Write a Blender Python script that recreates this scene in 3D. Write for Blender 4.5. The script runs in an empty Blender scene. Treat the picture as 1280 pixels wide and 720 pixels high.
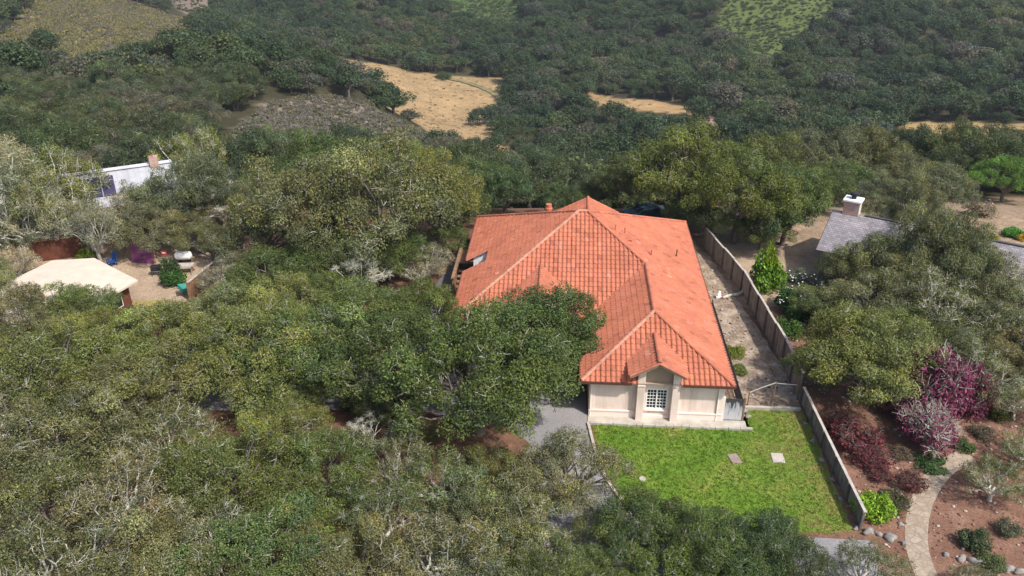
import bpy, bmesh, math, random
import numpy as np
from mathutils import Vector, Matrix

R = math.radians
sc = bpy.context.scene
C = sc.collection
rnd = random.Random(11)

# ------------------------------------------------------------------ camera, sky, sun, exposure
CAM_H, PITCH, YAW, FPX = 32.0, R(27.5), R(3.7), 1050.0
cam = bpy.data.cameras.new('camera')
cam.sensor_width = 36.0
cam.lens = 36.0 * FPX / 1280.0
cam.clip_start = 0.5
cam.clip_end = 6000
cam_o = bpy.data.objects.new('camera', cam)
cam_o.location = (0, 0, CAM_H)
cam_o.rotation_euler = (R(90) - PITCH, 0, YAW)
C.objects.link(cam_o)
sc.camera = cam_o

SUN_DIR = Vector((0.62, -0.50, 1.05)).normalized()      # towards the sun
SUN_EL = math.asin(SUN_DIR.z)
SUN_AZ = math.atan2(SUN_DIR.x, SUN_DIR.y)
world = bpy.data.worlds.new('World')
sc.world = world
world.use_nodes = True
wn, wl = world.node_tree.nodes, world.node_tree.links
bg = next(n for n in wn if n.type == 'BACKGROUND')
sky = wn.new('ShaderNodeTexSky')
sky.sky_type = 'NISHITA'
sky.sun_disc = False
sky.sun_elevation = SUN_EL
sky.sun_rotation = SUN_AZ
sky.dust_density = 2.5
wl.new(sky.outputs[0], bg.inputs[0])
bg.inputs[1].default_value = 0.15
sun = bpy.data.lights.new('sun', 'SUN')
sun.energy = 3.7
sun.angle = R(2.0)
sun.color = (1.0, 0.95, 0.88)
sun_o = bpy.data.objects.new('sun', sun)
sun_o.rotation_euler = (-SUN_DIR).to_track_quat('-Z', 'Y').to_euler()
sun_o.location = (40, -30, 90)
C.objects.link(sun_o)
vs = sc.view_settings
vs.view_transform = 'Standard'
vs.look = 'None'
vs.exposure = 0.42
vs.gamma = 1.0
cy = sc.cycles
cy.max_bounces = 5
cy.diffuse_bounces = 3
cy.glossy_bounces = 2
cy.transmission_bounces = 3
cy.transparent_max_bounces = 4
cy.volume_bounces = 0

# ------------------------------------------------------------------ where a point of the view meets a level
_cp, _sp, _cy, _sy = math.cos(PITCH), math.sin(PITCH), math.cos(YAW), math.sin(YAW)


def ray(px, py):
    x = (px - 640) / FPX
    y = -(py - 360) / FPX
    a, b, c = x, _cp + y * _sp, -_sp + y * _cp
    return Vector((a * _cy - b * _sy, a * _sy + b * _cy, c))


def at(px, py, z=0.0):
    d = ray(px, py)
    t = (z - CAM_H) / d.z
    return Vector((d.x * t, d.y * t, z))


def project(x, y, z):
    X = x * _cy + y * _sy
    Y = -x * _sy + y * _cy
    Z = z - CAM_H
    dep = Y * _cp - Z * _sp
    up = Y * _sp + Z * _cp
    return 640 + FPX * X / dep, 360 - FPX * up / dep, dep


# ------------------------------------------------------------------ mesh helpers
class MB:
    """collects verts and faces (with a colour per face) into one mesh"""
    def __init__(s):
        s.v, s.f, s.c = [], [], []

    def poly(s, pts, col=(1, 1, 1)):
        b = len(s.v)
        s.v += [tuple(p) for p in pts]
        s.f.append(tuple(range(b, b + len(pts))))
        s.c.append(col)

    def raw(s, vs_, fs, col=(1, 1, 1)):
        b = len(s.v)
        s.v += [tuple(p) for p in vs_]
        for f in fs:
            s.f.append(tuple(i + b for i in f))
            s.c.append(col)

    def box(s, c, d, rz=0.0, col=(1, 1, 1), M=None, bev=0.0):
        hx, hy, hz = d[0] / 2, d[1] / 2, d[2] / 2
        if bev > 0:
            bev = min(bev, hx * .6, hy * .6, hz * .6)
            vs_, fs = [], []
            bm = bmesh.new()
            bmesh.ops.create_cube(bm, size=1)
            bmesh.ops.scale(bm, vec=d, verts=bm.verts)
            bmesh.ops.bevel(bm, geom=bm.edges[:], offset=bev, segments=1, affect='EDGES')
            bm.verts.index_update()
            vs_ = [v.co.copy() for v in bm.verts]
            fs = [[v.index for v in f.verts] for f in bm.faces]
            bm.free()
        else:
            vs_ = [Vector((x * hx, y * hy, z * hz)) for x in (-1, 1) for y in (-1, 1) for z in (-1, 1)]
            fs = [(0, 1, 3, 2), (4, 6, 7, 5), (0, 4, 5, 1), (2, 3, 7, 6), (0, 2, 6, 4), (1, 5, 7, 3)]
        T = Matrix.Translation(c) @ Matrix.Rotation(rz, 4, 'Z')
        if M is not None:
            T = T @ M
        s.raw([T @ v for v in vs_], fs, col)

    def bar(s, a, b, w, h=None, col=(1, 1, 1), up=(0, 0, 1)):
        """square bar from a to b"""
        a, b = Vector(a), Vector(b)
        h = h or w
        d = (b - a).normalized()
        u = Vector(up)
        if abs(d.dot(u)) > .98:
            u = Vector((1, 0, 0))
        sx = d.cross(u).normalized() * w / 2
        sz = sx.cross(d).normalized() * h / 2
        vs_ = [p + i * sx + j * sz for p in (a, b) for i, j in ((-1, -1), (1, -1), (1, 1), (-1, 1))]
        s.raw(vs_, [(0, 1, 2, 3), (7, 6, 5, 4), (0, 4, 5, 1), (1, 5, 6, 2), (2, 6, 7, 3), (3, 7, 4, 0)], col)

    def tube(s, pts, rad, n=8, col=(1, 1, 1), cap=True):
        pts = [Vector(p) for p in pts]
        if not hasattr(rad, '__len__'):
            rad = [rad] * len(pts)
        rings = []
        b = len(s.v)
        for i, p in enumerate(pts):
            d = (pts[min(i + 1, len(pts) - 1)] - pts[max(i - 1, 0)])
            if d.length < 1e-9:
                d = Vector((0, 0, 1))
            d.normalize()
            u = Vector((0, 0, 1)) if abs(d.z) < .9 else Vector((1, 0, 0))
            x = d.cross(u).normalized()
            y = x.cross(d)
            for k in range(n):
                a = 2 * math.pi * k / n
                s.v.append(tuple(p + (x * math.cos(a) + y * math.sin(a)) * rad[i]))
        for i in range(len(pts) - 1):
            for k in range(n):
                k2 = (k + 1) % n
                s.f.append((b + i * n + k, b + i * n + k2, b + (i + 1) * n + k2, b + (i + 1) * n + k))
                s.c.append(col)
        if cap:
            s.f.append(tuple(b + k for k in range(n)))
            s.f.append(tuple(b + (len(pts) - 1) * n + k for k in reversed(range(n))))
            s.c += [col, col]

    def lathe(s, c, prof, n=12, col=(1, 1, 1), M=None):
        b = len(s.v)
        for (r, z) in prof:
            for k in range(n):
                a = 2 * math.pi * k / n
                v = Vector((r * math.cos(a), r * math.sin(a), z))
                if M is not None:
                    v = M @ v
                s.v.append(tuple(v + Vector(c)))
        for i in range(len(prof) - 1):
            for k in range(n):
                k2 = (k + 1) % n
                s.f.append((b + i * n + k, b + i * n + k2, b + (i + 1) * n + k2, b + (i + 1) * n + k))
                s.c.append(col)
        s.f.append(tuple(b + k for k in reversed(range(n))))
        s.f.append(tuple(b + (len(prof) - 1) * n + k for k in range(n)))
        s.c += [col, col]

    def mesh(s, name, mats, smooth=False):
        me = bpy.data.meshes.new(name)
        me.from_pydata(s.v, [], s.f)
        ca = me.color_attributes.new('col', 'FLOAT_COLOR', 'CORNER')
        cnt = np.array([len(f) for f in s.f])
        arr = np.repeat(np.array([(c[0], c[1], c[2], 1.0) for c in s.c], dtype=np.float32), cnt, axis=0)
        ca.data.foreach_set('color', arr.ravel())
        for m in (mats if isinstance(mats, (list, tuple)) else [mats]):
            me.materials.append(m)
        if smooth:
            me.polygons.foreach_set('use_smooth', [True] * len(me.polygons))
        return me


def link(name, me, parent=None, loc=None, rz=0.0):
    o = bpy.data.objects.new(name, me)
    C.objects.link(o)
    if parent is not None:
        o.parent = parent
    if loc is not None:
        o.location = loc
    if rz:
        o.rotation_euler.z = rz
    return o


def part(name, mb, m, parent, smooth=False):
    return link(name, mb.mesh(name, m, smooth), parent)


def tag(o, label=None, cat=None, group=None, kind=None):
    if label:
        o['label'] = label
    if cat:
        o['category'] = cat
    if group:
        o['group'] = group
    if kind:
        o['kind'] = kind
    return o


def thing(name, label, cat, loc=(0, 0, 0), rz=0.0, group=None):
    o = bpy.data.objects.new(name, None)
    o.empty_display_size = .3
    C.objects.link(o)
    o.location = loc
    o.rotation_euler.z = rz
    return tag(o, label, cat, group)


def copy_tree(o, parent=None):
    c = o.copy()
    C.objects.link(c)
    if parent is not None:
        c.parent = parent
    for ch in o.children:
        copy_tree(ch, c)
    return c


def quads_mesh(name, V, F, col, mats, midx=None):
    """V (n,3), F (m,4), col per vertex (n,3)"""
    me = bpy.data.meshes.new(name)
    n, m = len(V), len(F)
    me.vertices.add(n)
    me.vertices.foreach_set('co', np.asarray(V, np.float32).ravel())
    me.loops.add(m * 4)
    me.loops.foreach_set('vertex_index', np.asarray(F, np.int32).ravel())
    me.polygons.add(m)
    me.polygons.foreach_set('loop_start', np.arange(0, m * 4, 4, dtype=np.int32))
    if midx is not None:
        me.polygons.foreach_set('material_index', np.asarray(midx, np.int32))
    ca = me.color_attributes.new('col', 'FLOAT_COLOR', 'POINT')
    a = np.ones((n, 4), np.float32)
    a[:, :3] = col
    ca.data.foreach_set('color', a.ravel())
    for q in (mats if isinstance(mats, (list, tuple)) else [mats]):
        me.materials.append(q)
    me.update(calc_edges=True)
    return me


# ------------------------------------------------------------------ materials
def new_mat(name):
    m = bpy.data.materials.new(name)
    m.use_nodes = True
    nt = m.node_tree
    return m, nt.nodes, nt.links, nt.nodes['Principled BSDF']


def noise_node(n, l, scale, detail=4, rough=.55, coord='Object'):
    tc = n.new('ShaderNodeTexCoord')
    t = n.new('ShaderNodeTexNoise')
    t.inputs['Scale'].default_value = scale
    t.inputs['Detail'].default_value = detail
    t.inputs['Roughness'].default_value = rough
    l.new(tc.outputs[coord], t.inputs['Vector'])
    return t


def ramp(n, l, fac, stops):
    r = n.new('ShaderNodeValToRGB')
    el = r.color_ramp.elements
    while len(el) < len(stops):
        el.new(.5)
    for e, (p, c) in zip(el, stops):
        e.position = p
        e.color = (*c, 1)
    l.new(fac, r.inputs[0])
    return r


def mix(n, l, a, b, fac, mode='MIX'):
    x = n.new('ShaderNodeMix')
    x.data_type = 'RGBA'
    x.blend_type = mode
    for sock, val in ((x.inputs[6], a), (x.inputs[7], b)):
        if isinstance(val, tuple):
            sock.default_value = (*val, 1)
        else:
            l.new(val, sock)
    if isinstance(fac, (int, float)):
        x.inputs[0].default_value = fac
    else:
        l.new(fac, x.inputs[0])
    return x.outputs[2]


def simple(name, col, rough=.8, var=.18, scale=3.0, bump=0.0, bscale=20.0, metal=0.0, usecol=False, spec=.3):
    m, n, l, p = new_mat(name)
    t = noise_node(n, l, scale)
    lo = tuple(c * (1 - var) for c in col)
    hi = tuple(min(1, c * (1 + var)) for c in col)
    c = ramp(n, l, t.outputs['Fac'], [(.3, lo), (.7, hi)]).outputs[0]
    if usecol:
        a = n.new('ShaderNodeVertexColor')
        a.layer_name = 'col'
        c = mix(n, l, c, a.outputs[0], 1.0, 'MULTIPLY')
    l.new(c, p.inputs['Base Color'])
    p.inputs['Roughness'].default_value = rough
    p.inputs['Metallic'].default_value = metal
    p.inputs['Specular IOR Level'].default_value = spec
    if bump:
        t2 = noise_node(n, l, bscale, 5)
        b = n.new('ShaderNodeBump')
        b.inputs['Strength'].default_value = bump
        b.inputs['Distance'].default_value = .05
        l.new(t2.outputs['Fac'], b.inputs['Height'])
        l.new(b.outputs[0], p.inputs['Normal'])
    return m


def leaf_mat(name, far=False, stops=None, trans=.3, patch=False):
    """leaf colour = the object's own colour (near) or a random pick (far) times the sprig's colour"""
    m, n, l, p = new_mat(name)
    oi = n.new('ShaderNodeObjectInfo')
    a = n.new('ShaderNodeVertexColor')
    a.layer_name = 'col'
    base = ramp(n, l, oi.outputs['Random'], stops).outputs[0] if far else oi.outputs['Color']
    if patch:                                    # whole stands differ in tone
        t = n.new('ShaderNodeTexNoise')
        t.inputs['Scale'].default_value = .017
        t.inputs['Detail'].default_value = 3
        l.new(oi.outputs['Location'], t.inputs['Vector'])
        base = mix(n, l, base, ramp(n, l, t.outputs['Fac'], [(.32, (.58, .68, .74)), (.5, (.86, .9, .92)), (.66, (1.3, 1.22, 1.12))]).outputs[0], 1.0, 'MULTIPLY')
    c = mix(n, l, base, a.outputs[0], 1.0, 'MULTIPLY')
    l.new(c, p.inputs['Base Color'])
    p.inputs['Roughness'].default_value = .55
    p.inputs['Specular IOR Level'].default_value = .25
    tr = n.new('ShaderNodeBsdfTranslucent')
    l.new(c, tr.inputs[0])
    mx = n.new('ShaderNodeMixShader')
    mx.inputs[0].default_value = trans
    l.new(p.outputs[0], mx.inputs[1])
    l.new(tr.outputs[0], mx.inputs[2])
    l.new(mx.outputs[0], n['Material Output'].inputs[0])
    return m


LEAF = leaf_mat('oak_leaves')
LEAF_FAR = leaf_mat('far_oak_leaves', True, [(0, (.05, .082, .030)), (.2, (.075, .105, .036)), (.45, (.058, .092, .034)), (.65, (.092, .112, .042)), (.8, (.055, .085, .038)), (.93, (.115, .118, .068)), (1, (.135, .125, .09))], patch=True)
SCRUB_GREY = leaf_mat('grey_scrub', True, [(0, (.20, .175, .15)), (.35, (.15, .145, .09)), (.6, (.24, .205, .18)), (.85, (.12, .13, .055)), (1, (.23, .21, .11))])
SCRUB_YELLOW = leaf_mat('yellow_scrub', True, [(0, (.22, .20, .08)), (.3, (.18, .155, .13)), (.55, (.26, .22, .075)), (.8, (.14, .15, .065)), (1, (.30, .25, .09))])
SCRUB_GREEN = leaf_mat('green_scrub', True, [(0, (.10, .13, .045)), (.5, (.07, .10, .035)), (.8, (.12, .14, .05)), (1, (.13, .12, .10))])
PALE_LICHEN = simple('pale_lichen', (.58, .56, .47), .9, .3, 3)
BARK = simple('oak_bark', (.16, .135, .11), .9, .35, 4, .6, 14)
LICHEN = simple('lichened_wood', (.44, .425, .36), .9, .35, 3)
STUCCO = simple('cream_stucco', (.77, .63, .54), .9, .09, .8, .15, 60)
TRIM = simple('pale_trim', (.80, .68, .59), .85, .04, 2)
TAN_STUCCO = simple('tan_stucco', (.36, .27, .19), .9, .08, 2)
WHITE = simple('white_paint', (.8, .8, .78), .5, .03, 2)
GLASS, _n, _l, _p = new_mat('window_glass')
_p.inputs['Base Color'].default_value = (.012, .016, .02, 1)
_p.inputs['Roughness'].default_value = .08
FASCIA = simple('brown_gutter', (.10, .04, .03), .5, .1, 3)
WOOD = simple('brown_wood', (.24, .14, .08), .8, .3, 3, .2, 20)
GREYWOOD = simple('grey_fence_wood', (.20, .172, .148), .85, .3, 2.2, .3, 30, usecol=True)
BROWNFENCE = simple('brown_fence_wood', (.19, .155, .125), .85, .25, 2.2, .3, 30, usecol=True)
PALEWOOD = simple('weathered_cap', (.42, .38, .33), .85, .2, 3)
BLACK = simple('black_metal', (.02, .02, .022), .5, .1, 3)
REDWALL = simple('redwood_wall', (.12, .042, .025), .85, .3, 1.5, .2, 20)
CONCRETE = simple('pale_concrete', (.42, .385, .33), .9, .25, 1.3, .3, 25)
STONE = simple('grey_stone', (.24, .225, .205), .9, .3, 4, .5, 9)

_n, _l = STUCCO.node_tree.nodes, STUCCO.node_tree.links
_p = _n['Principled BSDF']
_lk = _p.inputs['Base Color'].links[0]; _src = _lk.from_socket; _l.remove(_lk)
_tc = _n.new('ShaderNodeTexCoord'); _mp = _n.new('ShaderNodeMapping'); _mp.inputs['Scale'].default_value = (2.2, 2.2, .22); _tn = _n.new('ShaderNodeTexNoise'); _tn.inputs['Scale'].default_value = 1; _tn.inputs['Detail'].default_value = 6
_l.new(_tc.outputs['Object'], _mp.inputs[0]); _l.new(_mp.outputs[0], _tn.inputs['Vector'])
_l.new(mix(_n, _l, _src, ramp(_n, _l, _tn.outputs['Fac'], [(.33, (.80, .77, .73)), (.5, (1, 1, 1))]).outputs[0], 1.0, 'MULTIPLY'), _p.inputs['Base Color'])

# terracotta: tile tint comes from each tile, blotches from lichen and dust
TILE, n, l, p = new_mat('terracotta_tile')
a = n.new('ShaderNodeVertexColor'); a.layer_name = 'col'
t1 = noise_node(n, l, .55, 7, .68)
t2 = noise_node(n, l, 7, 4)
c = ramp(n, l, t1.outputs['Fac'], [(.26, (.32, .112, .068)), (.42, (.40, .132, .074)), (.56, (.455, .152, .086)), (.76, (.46, .185, .122))]).outputs[0]
c = mix(n, l, c, a.outputs[0], 1.0, 'MULTIPLY')
sp = ramp(n, l, t2.outputs['Fac'], [(.60, (0, 0, 0)), (.72, (1, 1, 1))])
c = mix(n, l, c, (.40, .26, .19), mix(n, l, (0, 0, 0), (.45, .45, .45), sp.outputs[0]))
l.new(c, p.inputs['Base Color'])
p.inputs['Roughness'].default_value = .75
p.inputs['Specular IOR Level'].default_value = .3

# ------------------------------------------------------------------ terrain: a flat knoll top, a spur, a meadow, the hill opposite
PAD = (-66, -300, 48, 72)
CTRL = []


def _ctl(px, py, D):
    d = ray(px, py)
    t = D / math.hypot(d.x, d.y)
    CTRL.append((d.x * t, d.y * t, CAM_H + d.z * t))


for q in [(640, 215, 275), (560, 150, 345), (520, 88, 420), (640, 100, 400), (640, 60, 475), (640, 0, 560), (500, 30, 520), (480, -60, 660), (800, -60, 660),
          (780, 130, 345), (880, 150, 320), (1000, 140, 330), (1150, 150, 300), (1280, 160, 285), (1000, 100, 395), (980, 40, 480), (980, 0, 540), (800, 70, 450),
          (1200, 100, 390), (1200, 50, 460), (1200, 0, 530), (1280, -60, 640), (760, 200, 260), (700, 240, 230),
          (350, 175, 185), (300, 140, 222), (360, 80, 262), (250, 68, 285), (420, 92, 258), (460, 125, 246), (510, 165, 240), (540, 195, 243),
          (100, 110, 245), (0, 130, 235), (0, 190, 165), (150, 190, 165), (250, 195, 165), (420, 205, 165), (540, 220, 165),
          (0, 60, 370), (100, 72, 355), (60, 20, 440), (160, 20, 440), (240, 32, 425), (200, 60, 380), (-120, 30, 420), (-150, 100, 260), (-100, 200, 150),
          (300, 10, 600), (400, 15, 560), (200, -60, 700), (0, -60, 650), (380, 40, 505)]:
    _ctl(*q)
CTRL += [(0, 88, -4), (20, 90, -4), (-25, 92, -6), (40, 92, -3.5), (-50, 92, -6), (70, 95, -4), (0, 115, -17), (30, 120, -14), (60, 125, -12), (90, 120, -10), (-30, 120, -15),
         (0, 150, -34), (50, 155, -30), (100, 160, -26), (0, 190, -52), (60, 200, -50), (120, 220, -48),
         (-300, 80, -12), (-120, 60, -3), (-200, 0, -8), (110, 40, -2), (200, 60, -9), (300, 150, -40), (0, -200, 0), (200, -100, -6), (-200, -150, -8), (400, 300, -55),
         (0, 900, 45), (400, 900, 60), (-400, 900, 50), (700, 600, 20), (-700, 500, 10), (700, 100, -30), (-700, 0, -10), (0, 1500, 140), (900, 1400, 120), (-900, 1400, 130),
         (500, -600, -10), (-500, -600, -10), (0, -900, -5)]
_P = np.array(CTRL)
_d = np.hypot(_P[:, None, 0] - _P[None, :, 0], _P[:, None, 1] - _P[None, :, 1])
_A = np.zeros((len(_P) + 3, len(_P) + 3))
_A[:len(_P), :len(_P)] = _d + np.eye(len(_P)) * -6.0
_A[:len(_P), len(_P)] = 1
_A[:len(_P), len(_P) + 1:] = _P[:, :2]
_A[len(_P):, :len(_P)] = _A[:len(_P), len(_P):].T
_W = np.linalg.solve(_A, np.concatenate([_P[:, 2], np.zeros(3)]))


def ground(x, y):
    x, y = np.atleast_1d(np.asarray(x, float)), np.atleast_1d(np.asarray(y, float))
    out = np.empty_like(x)
    for i in range(0, len(x), 20000):
        xs, ys = x[i:i + 20000], y[i:i + 20000]
        d = np.hypot(xs[:, None] - _P[None, :, 0], ys[:, None] - _P[None, :, 1])
        out[i:i + 20000] = d @ _W[:len(_P)] + _W[len(_P)] + xs * _W[len(_P) + 1] + ys * _W[len(_P) + 2]
    dx = np.maximum(np.maximum(PAD[0] - x, x - PAD[2]), 0)
    dy = np.maximum(np.maximum(PAD[1] - y, y - PAD[3]), 0)
    w = np.clip(np.hypot(dx, dy) / 22.0, 0, 1)
    w = w * w * (3 - 2 * w)
    bumps = 1.2 * np.sin(x * .031 + 1) * np.sin(y * .027) + .6 * np.sin(x * .083) * np.sin(y * .071 + 2)
    folds = 6.5 * np.sin(x * .021 + .6 + .004 * y) * np.sin(y * .019 + x * .006) + 3.0 * np.sin(x * .047 + y * .012 + 2)
    return (out + bumps * np.clip((y - 110) / 60, 0, 1) + folds * np.clip((y - 400) / 110, 0, 1)) * w


def g1(x, y):
    return float(ground([x], [y])[0])


def hits(pts):
    """where the sight lines through these points of the view meet the ground"""
    res = []
    for (px, py) in pts:
        d = ray(px, py)
        h = math.hypot(d.x, d.y)
        D = np.arange(20, 1100, 1.5)
        xs, ys, zs = d.x / h * D, d.y / h * D, CAM_H + d.z / h * D
        under = np.nonzero(zs < ground(xs, ys))[0]
        k = under[0] if len(under) else len(D) - 1
        res.append((xs[k], ys[k]))
    return np.array(res)


def inside(poly, x, y):
    r = np.zeros(len(x), bool)
    j = len(poly) - 1
    for i in range(len(poly)):
        xi, yi = poly[i]
        xj, yj = poly[j]
        with np.errstate(divide='ignore', invalid='ignore'):
            r ^= ((yi > y) != (yj > y)) & (x < (xj - xi) * (y - yi) / (yj - yi + 1e-12) + xi)
        j = i
    return r


VIEW_ = {
    'meadow': [(475, 80), (530, 90), (632, 97), (637, 112), (628, 128), (620, 142), (622, 160), (622, 178), (640, 190), (658, 200), (656, 222), (640, 226), (605, 214), (585, 200)],
    'gap_path': [(738, 113), (770, 124), (862, 130), (872, 143), (800, 138), (742, 132)],
    'gap_pink': [(878, 143), (907, 148), (907, 160), (880, 158)],
    'strip': [(1120, 154), (1170, 153), (1300, 156), (1300, 176), (1140, 170)],
    'clearing': [(890, 30), (915, -6), (1055, -6), (1048, 14), (1015, 28), (990, 62), (972, 74), (985, 90), (962, 92), (930, 66), (898, 46)],
    'top_green': [(555, -8), (645, -8), (648, 30), (605, 30), (572, 16)],
    'chaparral': [(-40, 60), (28, 28), (40, -6), (120, -8), (180, 8), (250, 29), (226, 44), (165, 74), (65, 76), (60, 68), (0, 66), (-40, 70)],
    'brown_patch': [(212, 0), (262, -4), (268, 20), (235, 22)],
    'spur_scrub': [(270, 235), (285, 200), (296, 160), (330, 132), (385, 122), (440, 125), (480, 140), (535, 168), (548, 190), (540, 205), (430, 195), (360, 205), (300, 235)],
    'spur_grass': [(505, 150), (530, 165), (548, 190), (538, 196), (510, 172)],
    'dirt_patch': [(143, 122), (169, 118), (172, 142), (160, 146)],
}
ZONES = {k: hits(v) for k, v in VIEW_.items()}
ZONES['meadow'] = np.concatenate([ZONES['meadow'], [(-44, 262), (-68, 300), (-88, 345), (-106, 400)]])      # it runs on behind the spur
REACH = {'meadow': 13, 'gap_path': 24, 'gap_pink': 22, 'strip': 24, 'clearing': 9, 'chaparral': 30, 'spur_scrub': 16, 'spur_grass': 3, 'dirt_patch': 20, 'brown_patch': 10, 'top_green': 8}
OPEN_ = {k: ZONES[k] * (1 - .0036 * REACH[k]) for k in ZONES}      # as far in front as a tree would hide it
ZCOL = {
    'meadow': (.33, .225, .12), 'gap_path': (.36, .235, .12), 'gap_pink': (.33, .22, .17), 'strip': (.36, .25, .12), 'clearing': (.105, .135, .04),
    'top_green': (.07, .11, .035), 'chaparral': (.24, .205, .12), 'brown_patch': (.17, .13, .11), 'spur_scrub': (.20, .165, .13), 'spur_grass': (.19, .18, .09),
    'dirt_patch': (.33, .155, .085),
}


def axis(a, b, step, far, grow=1.22):
    v = list(np.arange(a, b + .1, step))
    s, x = step, b
    while x < far:
        s *= grow
        x += s
        v.append(x)
    s, x = step, a
    lo = []
    while x > -far:
        s *= grow
        x -= s
        lo.append(x)
    return np.array(lo[::-1] + v)


gx, gy = axis(-330, 330, 3.0, 4000), axis(-20, 660, 3.0, 4000)
GX, GY = np.meshgrid(gx, gy)
TV = np.stack([GX.ravel(), GY.ravel(), ground(GX.ravel(), GY.ravel())], 1)
nx, ny = len(gx), len(gy)
ii = np.arange(nx * ny).reshape(ny, nx)
TF = np.stack([ii[:-1, :-1].ravel(), ii[:-1, 1:].ravel(), ii[1:, 1:].ravel(), ii[1:, :-1].ravel()], 1)
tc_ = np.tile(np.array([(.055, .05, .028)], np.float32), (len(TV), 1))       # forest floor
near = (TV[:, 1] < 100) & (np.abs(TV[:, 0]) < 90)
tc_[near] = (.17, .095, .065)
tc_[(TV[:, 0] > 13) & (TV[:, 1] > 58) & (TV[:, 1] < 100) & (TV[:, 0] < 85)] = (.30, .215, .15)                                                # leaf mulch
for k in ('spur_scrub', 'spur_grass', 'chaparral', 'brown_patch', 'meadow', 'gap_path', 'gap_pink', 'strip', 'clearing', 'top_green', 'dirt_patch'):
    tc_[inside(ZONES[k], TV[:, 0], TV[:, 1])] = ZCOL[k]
GROUND, n, l, p = new_mat('ground_soil')
a = n.new('ShaderNodeVertexColor'); a.layer_name = 'col'
t1 = noise_node(n, l, .11, 8, .65)
t2 = noise_node(n, l, 2.3, 6, .7)
t3 = noise_node(n, l, .9, 5, .6)
v1 = ramp(n, l, t1.outputs['Fac'], [(.3, (.72, .74, .72)), (.7, (1.25, 1.22, 1.2))]).outputs[0]
v2 = ramp(n, l, t2.outputs['Fac'], [(.3, (.62, .62, .62)), (.5, (1, 1, 1)), (.72, (1.5, 1.45, 1.4))]).outputs[0]
v3 = ramp(n, l, t3.outputs['Fac'], [(.35, (.85, .9, .9)), (.65, (1.1, 1.08, 1.05))]).outputs[0]
c = mix(n, l, a.outputs[0], v1, 1.0, 'MULTIPLY')
c = mix(n, l, c, v2, 1.0, 'MULTIPLY')
c = mix(n, l, c, v3, 1.0, 'MULTIPLY')
l.new(c, p.inputs['Base Color'])
p.inputs['Roughness'].default_value = .95
p.inputs['Specular IOR Level'].default_value = .1
b = n.new('ShaderNodeBump'); b.inputs['Strength'].default_value = .6; b.inputs['Distance'].default_value = .12
l.new(t2.outputs['Fac'], b.inputs['Height']); l.new(b.outputs[0], p.inputs['Normal'])
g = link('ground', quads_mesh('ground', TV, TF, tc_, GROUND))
g.data.polygons.foreach_set('use_smooth', [True] * len(g.data.polygons))
tag(g, 'wooded knoll falling to a dry meadow with hills beyond', 'ground', kind='structure')

trk = hits([(542, 96), (560, 99), (580, 103), (600, 109), (616, 117), (624, 125), (622, 134), (617, 142)])
trk = curve_ = [Vector((a_, b_, 0)) for a_, b_ in trk]
tp, tf_ = [], []
for i, q in enumerate(trk):
    d_ = (trk[min(i + 1, len(trk) - 1)] - trk[max(i - 1, 0)]).normalized()
    for k in (-1.6, -.6, .6, 1.6):
        w_ = q + Vector((-d_.y, d_.x, 0)) * k
        tp.append((w_.x, w_.y, g1(w_.x, w_.y) + .35))
for i in range(len(trk) - 1):
    for k in range(3):
        tf_.append((i * 4 + k, i * 4 + k + 1, i * 4 + 5 + k, i * 4 + 4 + k))
tm = bpy.data.meshes.new('meadow_path'); tm.from_pydata(tp, [], tf_); tm.materials.append(simple('green_track', (.19, .165, .08), .95, .3, .5))
tag(link('meadow_path', tm), kind='structure')

# ------------------------------------------------------------------ sheets lying on the knoll: drive, lawn, yards, paths


def sheet(name, outline, z, m, kind='structure', smooth_n=0, label=None, cat=None):
    bm = bmesh.new()
    f = bm.faces.new([bm.verts.new((p_[0], p_[1], z)) for p_ in outline])
    if f.normal.z < 0:
        f.normal_flip()
    bmesh.ops.triangulate(bm, faces=bm.faces[:])
    me = bpy.data.meshes.new(name)
    bm.to_mesh(me)
    bm.free()
    me.materials.append(m)
    o = link(name, me)
    return tag(o, label, cat, kind=kind)


def wobble(pts, amp, seg, seed):
    """breaks a straight outline into an uneven one"""
    r = random.Random(seed)
    out = []
    for i in range(len(pts)):
        a_, b_ = Vector(pts[i][:2]), Vector(pts[(i + 1) % len(pts)][:2])
        k = max(1, int((b_ - a_).length / seg))
        for j in range(k):
            q = a_.lerp(b_, j / k)
            out.append((q.x + r.uniform(-amp, amp), q.y + r.uniform(-amp, amp)))
    return out


def curve(pts, k=6):
    """catmull-rom through pts"""
    P_ = [Vector((*p_[:2], p_[2] if len(p_) > 2 else 0)) for p_ in pts]
    out = []
    for i in range(len(P_) - 1):
        a_, b_, c_, d_ = P_[max(i - 1, 0)], P_[i], P_[i + 1], P_[min(i + 2, len(P_) - 1)]
        for j in range(k):
            t = j / k
            out.append(.5 * ((2 * b_) + (c_ - a_) * t + (2 * a_ - 5 * b_ + 4 * c_ - d_) * t * t + (3 * b_ - a_ - 3 * c_ + d_) * t ** 3))
    out.append(P_[-1])
    return out


ASPHALT, n, l, p = new_mat('worn_asphalt')
t1 = noise_node(n, l, .35, 6); t2 = noise_node(n, l, 9, 5, .7)
c = ramp(n, l, t1.outputs['Fac'], [(.3, (.20, .195, .20)), (.6, (.27, .26, .265)), (.8, (.33, .315, .30))]).outputs[0]
c = mix(n, l, c, ramp(n, l, t2.outputs['Fac'], [(.35, (.7, .7, .7)), (.7, (1.25, 1.22, 1.18))]).outputs[0], 1.0, 'MULTIPLY')
l.new(c, p.inputs['Base Color']); p.inputs['Roughness'].default_value = .9

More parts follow.
